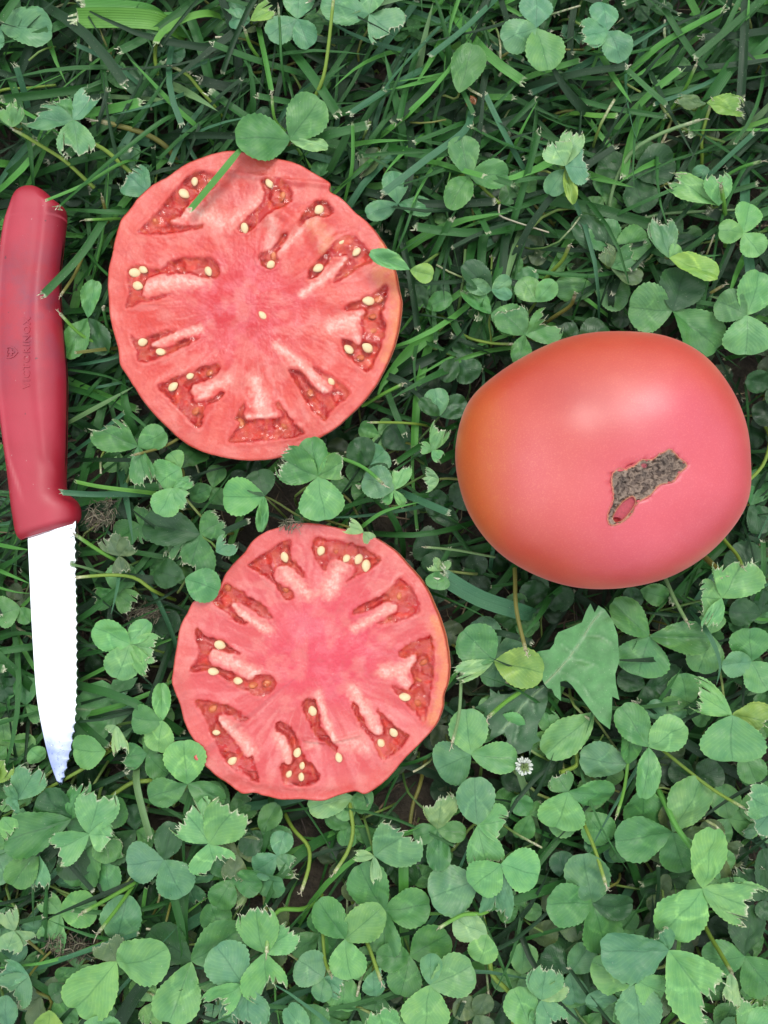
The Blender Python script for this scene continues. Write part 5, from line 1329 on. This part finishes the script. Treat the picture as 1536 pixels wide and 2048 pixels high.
def turf():
    """all the other grass, with dry thatch at its foot"""
    B = Buf(); rr = random.Random(77)
    def one(px, py, scale=1., low=False):
        z1 = rr.uniform(.008, .030); ang = rr.gauss(.6, .5) if rr.random() < .72 else rr.uniform(0, 3.14159)
        if rr.random() < .5: ang += math.pi
        ln = rr.uniform(170, 480); cv = rr.uniform(-.6, .6); n = 5
        z0 = rr.uniform(.001, .006)
        pts = []; ok = True
        for i in range(n):
            f = i / (n - 1); a = ang + cv * f; x = px + math.cos(a) * ln * f; y = py - math.sin(a) * ln * f
            z = z0 + (z1 - z0) * math.sin(min(1, f * 1.25) * 1.5)
            c = zcap(x, y) - .004
            if z > c: z = max(.0015, c)
            pts.append(np.array(W(x, y, z)))
        tn = rr.choice('dddddmmmmmubm'); c = np.array(GT[tn]) * rr.uniform(.85, 1.15)
        blade(B, pts, mm(rr.uniform(6, 14) if rr.random() < .75 else rr.uniform(14, 22)) * scale, c, rr.random() < .42, rr, seg=9)
    def dens(px, py):
        d = 1 - .72 * float(sst(380, 950, py + (px - 768) * .3))
        if px < 260: d = max(d, .65 if py < 1300 else .4)
        return d
    k = 0
    while k < 2200:
        px, py = rr.uniform(-220, 1750), rr.uniform(-220, 2260)
        if rr.random() > dens(px, py): continue
        one(px, py); k += 1
    k = 0
    while k < 3000:
        q_ = rr.random() ** 1.5; a_ = rr.uniform(0, 6.2832); px, py = 768 + math.cos(a_) * (700 + 1700 * q_), 1024 + math.sin(a_) * (900 + 1700 * q_)
        if -200 < px < 1736 and -200 < py < 2248: continue
        if rr.random() > dens(px, py) + .25: continue
        one(px, py, 1.5); k += 1
    k = 0
    while k < 150:          # the tallest, best lit blades
        px, py = rr.uniform(-60, 1600), rr.uniform(-60, 2100)
        if rr.random() > dens(px, py) ** 2: continue
        ang = rr.gauss(.6, .6) + (math.pi if rr.random() < .5 else 0); ln = rr.uniform(160, 380); cv = rr.uniform(-.5, .5); z1 = rr.uniform(.020, .029)
        pts = []
        for i in range(5):
            f = i / 4; a = ang + cv * f; x = px + math.cos(a) * ln * f; y = py - math.sin(a) * ln * f
            pts.append(np.array(W(x, y, max(.0015, min(.005 + (z1 - .005) * math.sin(f * 1.5), zcap(x, y) - .003)))))
        k += 1
        if min(zcap(px + math.cos(ang) * ln * f, py - math.sin(ang) * ln * f) for f in (0, .3, .6, 1)) < .020: continue
        blade(B, pts, mm(rr.uniform(9, 20)), np.array(GT[rr.choice('bbmmmpbl')]) * rr.uniform(.85, 1.1), rr.random() < .4, rr, seg=9)
    o = link('grass', B.mesh('grass'), M_GRASS); o.color = (1, 1, 1, 1); o['kind'] = 'stuff'; thing(o, 'mown lawn grass criss-crossing below the clover leaves', 'grass')
    B = Buf()
    TH = [D(150, 130, 96, k=.4), D(110, 88, 62, k=.4), D(84, 66, 48, k=.4), D(176, 160, 120, k=.4), D(96, 80, 70, k=.4)]
    for _ in range(3200):
        px, py = rr.uniform(-100, 1650), rr.uniform(-100, 2150); a = rr.uniform(0, 6.28); ln = rr.uniform(20, 120); z = rr.uniform(.0008, .007)
        z = min(z, zcap(px, py) - .002)
        cv = rr.uniform(-.9, .9)
        pts = [np.array(W(px + math.cos(a + cv * f) * ln * f, py + math.sin(a + cv * f) * ln * f, z + .0015 * math.sin(f * 3))) for f in (0, .5, 1)]
        blade(B, pts, mm(rr.uniform(1.2, 5)), rr.choice(TH), False, rr, seg=4)
    o = link('dry_thatch', B.mesh('dry_thatch'), M_THATCH); o['kind'] = 'stuff'; thing(o, 'dead brown thatch and grass clippings on the soil', 'thatch')
def col_mat(name, rough=.8):
    m, t, p, o = new_mat(name); tcn = t.nodes.new('ShaderNodeTexCoord')
    c = attr(t, 'Col').outputs['Color']; c = mixc(t, ramp(t, noise(t, 1200, 3, tcn.outputs['Object']), .35, .65), mixc(t, 1., c, (.6, .58, .55), 'MULTIPLY'), c)
    t.links.new(c, p.inputs['Base Color']); p.inputs['Roughness'].default_value = rough; return m
M_THATCH = col_mat('dry plant matter')
turf()

# ------------------------------------------------------------------ tangled clumps of mown clippings
def clump(cx, cy, rx, ry, z, n, label, seed):
    rr = random.Random(seed); B = Buf(); org = np.array(W(cx, cy, z))
    TH = [D(150, 136, 108, k=.4), D(112, 98, 76, k=.4), D(88, 78, 62, k=.4), D(170, 160, 132, k=.4), D(100, 110, 72, k=.4)]
    for _ in range(n):
        a = rr.uniform(0, 6.28); q = rr.random() ** .6; x = cx + math.cos(a) * rx * q; y = cy + math.sin(a) * ry * q
        h = z + .003 * (1 - q) * rr.random(); b = rr.uniform(0, 6.28) if rr.random() < .5 else rr.gauss(.9, .4); ln = rr.uniform(8, 42); cv = rr.uniform(-1.6, 1.6)
        pts = [np.array(W(x + math.cos(b + cv * f) * ln * (f - .5), y - math.sin(b + cv * f) * ln * (f - .5), h + rr.uniform(-.0005, .0008))) - org for f in (0, .35, .7, 1)]
        tube(B, pts, mm(rr.uniform(.5, 1.3)), mm(.5), rr.choice(TH), 6, seg=6)
    o = link('dry_clipping_clump', B.mesh('dry_clipping_clump'), M_THATCH, None, org); thing(o, label, 'clippings')
clump(203, 1028, 34, 30, .022, 110, 'grey-brown tangle of clippings beside the end of the knife handle', 3)
clump(140, 1895, 50, 22, .021, 120, 'loose brown tangle of dead clippings low on the lawn below the knife point', 4)
clump(290, 1225, 40, 22, .017, 90, 'dark frayed clippings between the blade and the slice with the pink centre', 5)
clump(583, 1050, 24, 8, .031, 20, 'small dark tuft of clippings on the top rim of the slice with the pink centre', 6)

# ------------------------------------------------------------------ jagged dandelion leaves
def broad_leaf(name, pts, s, ox, oy, ribs, z, tone, label, seed, tilt=(0, 0), cat='dandelion leaf'):
    q = np.array([(ox + a / s, oy + b / s) for a, b in pts]); c = q.mean(0)
    dense = []
    for i in range(len(q)):
        a, b = q[i], q[(i + 1) % len(q)]; n = max(2, int(np.linalg.norm(b - a) / 5))
        for k in range(n): dense.append(a + (b - a) * k / n)
    dense = np.array(dense); V2, F2 = tri_sheet(dense, 5.)
    R_ = [spline([(ox + a / s, oy + b / s) for a, b in r_], 24) for r_ in ribs]
    d0 = line_dist(V2, R_[0]); ds = np.full(len(V2), 1e9)
    for r_ in R_[1:]: ds = np.minimum(ds, line_dist(V2, r_))
    zz = z + .0012 * sst(0, 40, d0) + (fbm(V2[:, 0] / 30, V2[:, 1] / 30, seed, 2) - .5) * .0022 - .0005 * np.exp(-(ds / 4) ** 2) + (V2[:, 0] - c[0]) * tilt[0] + (V2[:, 1] - c[1]) * tilt[1]
    org = np.array(W(c[0], c[1], z))
    X = np.array([W(a, b, h) for (a, b), h in zip(V2, zz)]) - org
    base = TC[tone]; rib = np.array(D(150, 186, 140, k=.44))
    f = np.clip(np.exp(-(d0 / 2.6) ** 2) * .9 + np.exp(-(ds / 1.3) ** 2) * .45, 0, 1)[:, None]
    mot = (fbm(V2[:, 0] / 14, V2[:, 1] / 14, seed + 3, 3) - .5)[:, None]
    col = base * (1 + mot * .5) * (1 - f) + rib * f
    root = empty(name, org)
    luv = np.column_stack([np.full(len(V2), .5), np.full(len(V2), .2)])
    o = link('leaf_sheet', mk_mesh('leaf_sheet', X, F2[:, ::-1], col, luv, {'cut': np.zeros(len(V2))}), M_DAND, root); o.color = (1, 1, 1, 1)
    B = Buf(); rp = R_[0][::3]; pr = []
    for a, b in rp:
        i = np.argmin(np.hypot(V2[:, 0] - a, V2[:, 1] - b)); pr.append(np.array(W(a, b, zz[i])) - org)
    tube(B, pr, mm(2.2), mm(1.0), rib, seg=20); link('midrib', B.mesh('midrib'), M_GRASS, root)
    thing(root, label, cat)
def dand_mat():
    m, t, p, o = new_mat('dandelion leaf'); geo = t.nodes.new('ShaderNodeNewGeometry'); c = attr(t, 'Col').outputs['Color']
    c = mixc(t, ramp(t, noise(t, 1300, 3, geo.outputs['Position']), .45, .7, 0, .4), c, mixc(t, 1., c, (1.4, 1.3, 1.3), 'MULTIPLY'))
    c = mixc(t, ramp(t, noise(t, 2600, 1, geo.outputs['Position']), .72, .78, 0, .5), c, (.3, .33, .24))
    t.links.new(c, p.inputs['Base Color']); p.inputs['Roughness'].default_value = .5; p.inputs['Specular IOR Level'].default_value = .4
    bump(t, p, noise(t, 700, 3, geo.outputs['Position']), .4, .0003); return m
M_DAND = dand_mat()
broad_leaf('dandelion_leaf', [(870,765),(812,640),(790,545),(840,530),(905,520),(935,480),(942,440),(965,400),(1060,362),(1130,330),(1160,250),(1190,198),(1220,262),(1245,212),(1290,240),(1345,318),(1380,420),(1392,600),(1363,690),(1368,760),(1392,872),(1342,848),(1340,960),(1326,1078),(1250,1020),(1180,930),(1120,850),(1060,770),(1020,735),(978,745),(984,880),(940,840),(920,795),(890,790)], 3.49, 840, 1150,
    [[(870,760),(970,660),(1080,525),(1200,335),(1280,245)], [(970,665),(1100,740),(1180,840),(1220,900)], [(1050,575),(1150,600),(1240,635)], [(1060,540),(980,480)], [(1150,420),(1260,430),(1340,480)]], .030, 'm', 'broad jagged dandelion leaf with a torn tip below the whole tomato', 5, (.00002, -.00001))
broad_leaf('dandelion_leaf', [(860,765),(800,790),(700,802),(630,830),(560,832),(545,800),(540,830),(487,792),(490,850),(440,895),(378,925),(450,958),(445,1030),(500,1080),(480,1160),(590,1100),(610,1150),(580,1210),(640,1240),(690,1250),(760,1225),(765,1260),(790,1180),(845,1155),(815,1120),(825,1040),(870,960),(892,880),(890,800)], 3.49, 840, 1150,
    [[(860,780),(780,850),(700,930),(640,1010),(560,1100)], [(700,930),(690,1040),(660,1160)], [(780,850),(800,960)]], .023, 'd', 'dull hairy dandelion leaf hanging below the broad jagged one', 6, (0, .00002))
broad_leaf('dandelion_leaf', [(20,900),(60,880),(130,830),(200,740),(330,702),(405,745),(422,700),(640,680),(600,760),(520,830),(480,910),(600,882),(650,960),(760,1080),(610,1110),(545,1200),(480,1230),(300,1230),(100,1210),(20,1150)], 4.389, 130, 1200,
    [[(30,955),(200,960),(400,965),(580,980)], [(400,965),(430,840),(520,740)], [(400,975),(380,1080),(340,1160)], [(250,965),(180,1060)]], .017, 'm', 'broad ribbed leaf lying beside the serrated edge of the blade', 8)

# ------------------------------------------------------------------ white clover flower
def flower():
    c = np.array(W(1048, 1532, .030)); root = empty('clover_flower', c)
    mw = simple('white petals', D(222, 230, 214, .5), .5, .4, 1500, .1); mg = simple('green calyx', D(150, 176, 108, .44), .55, .4, 1500, .2)
    def petal(name, L_, w_, m):
        V = []; ny_, nx_ = 7, 6
        for j in range(ny_):
            f = j / (ny_ - 1); r_ = w_ * math.sin(math.pi * (f * .8 + .12)) ** .7
            for k in range(nx_): a = 2 * math.pi * k / nx_; V.append((math.cos(a) * r_, math.sin(a) * r_ * .5 + .18 * w_ * math.sin(f * 3), f * L_))
        me = mk_mesh(name, V, gridF(nx_, ny_, True)); me.materials.append(m); return me
    pm = petal('petal', .0017, .00042, mw); gm = petal('floret_bud', .0015, .00036, mg); r_ = random.Random(2); n = 62
    for i in range(n):
        ph = math.acos(1 - (i + .5) / n * 1.35); th = i * 2.39996 + r_.uniform(-.15, .15); d = Vector((math.sin(ph) * math.cos(th), math.sin(ph) * math.sin(th), math.cos(ph)))
        green = ph < .95; o = link('floret_bud' if green else 'petal', gm if green else pm, None, root)
        o.location = d * (.0007 if green else .0012); o.rotation_euler = (d + Vector((r_.uniform(-.2, .2), r_.uniform(-.2, .2), r_.uniform(0, .25)))).to_track_quat('Z', 'Y').to_euler(); s_ = r_.uniform(.8, 1.15); o.scale = (s_, s_, s_)
    B = Buf(); tube(B, [(0, 0, 0), (.001, -.001, -.01), (.004, -.003, -.029)], .0006, .0008, STALK[0]); link('stalk', B.mesh('stalk'), M_GRASS, root)
    thing(root, 'small round white clover flower with a green middle', 'flower')
flower()

# ------------------------------------------------------------------ a small shell low in the grass
def shell():
    c = np.array(W(940, 207, .019)); V = []; nu, nv = 14, 60
    for j in range(nv):
        t_ = j / (nv - 1) * 4.5 * math.pi; g = math.exp(.17 * (t_ - 4.5 * math.pi)); R_ = .0021 * g; r_ = .00125 * g
        for k in range(nu):
            a = 2 * math.pi * k / nu; q = R_ + r_ * math.cos(a); V.append((q * math.cos(t_), q * math.sin(t_) * .8, r_ * math.sin(a) * .9 + (1 - g) * .0012))
    o = link('snail_shell', mk_mesh('snail_shell', V, gridF(nu, nv, True)), simple('shell', D(196, 120, 62, .44), .25, .6, 500, .35), None, c)
    thing(o, 'tiny glossy tan snail shell half hidden in dark grass', 'snail shell')
shell()
write_labels()
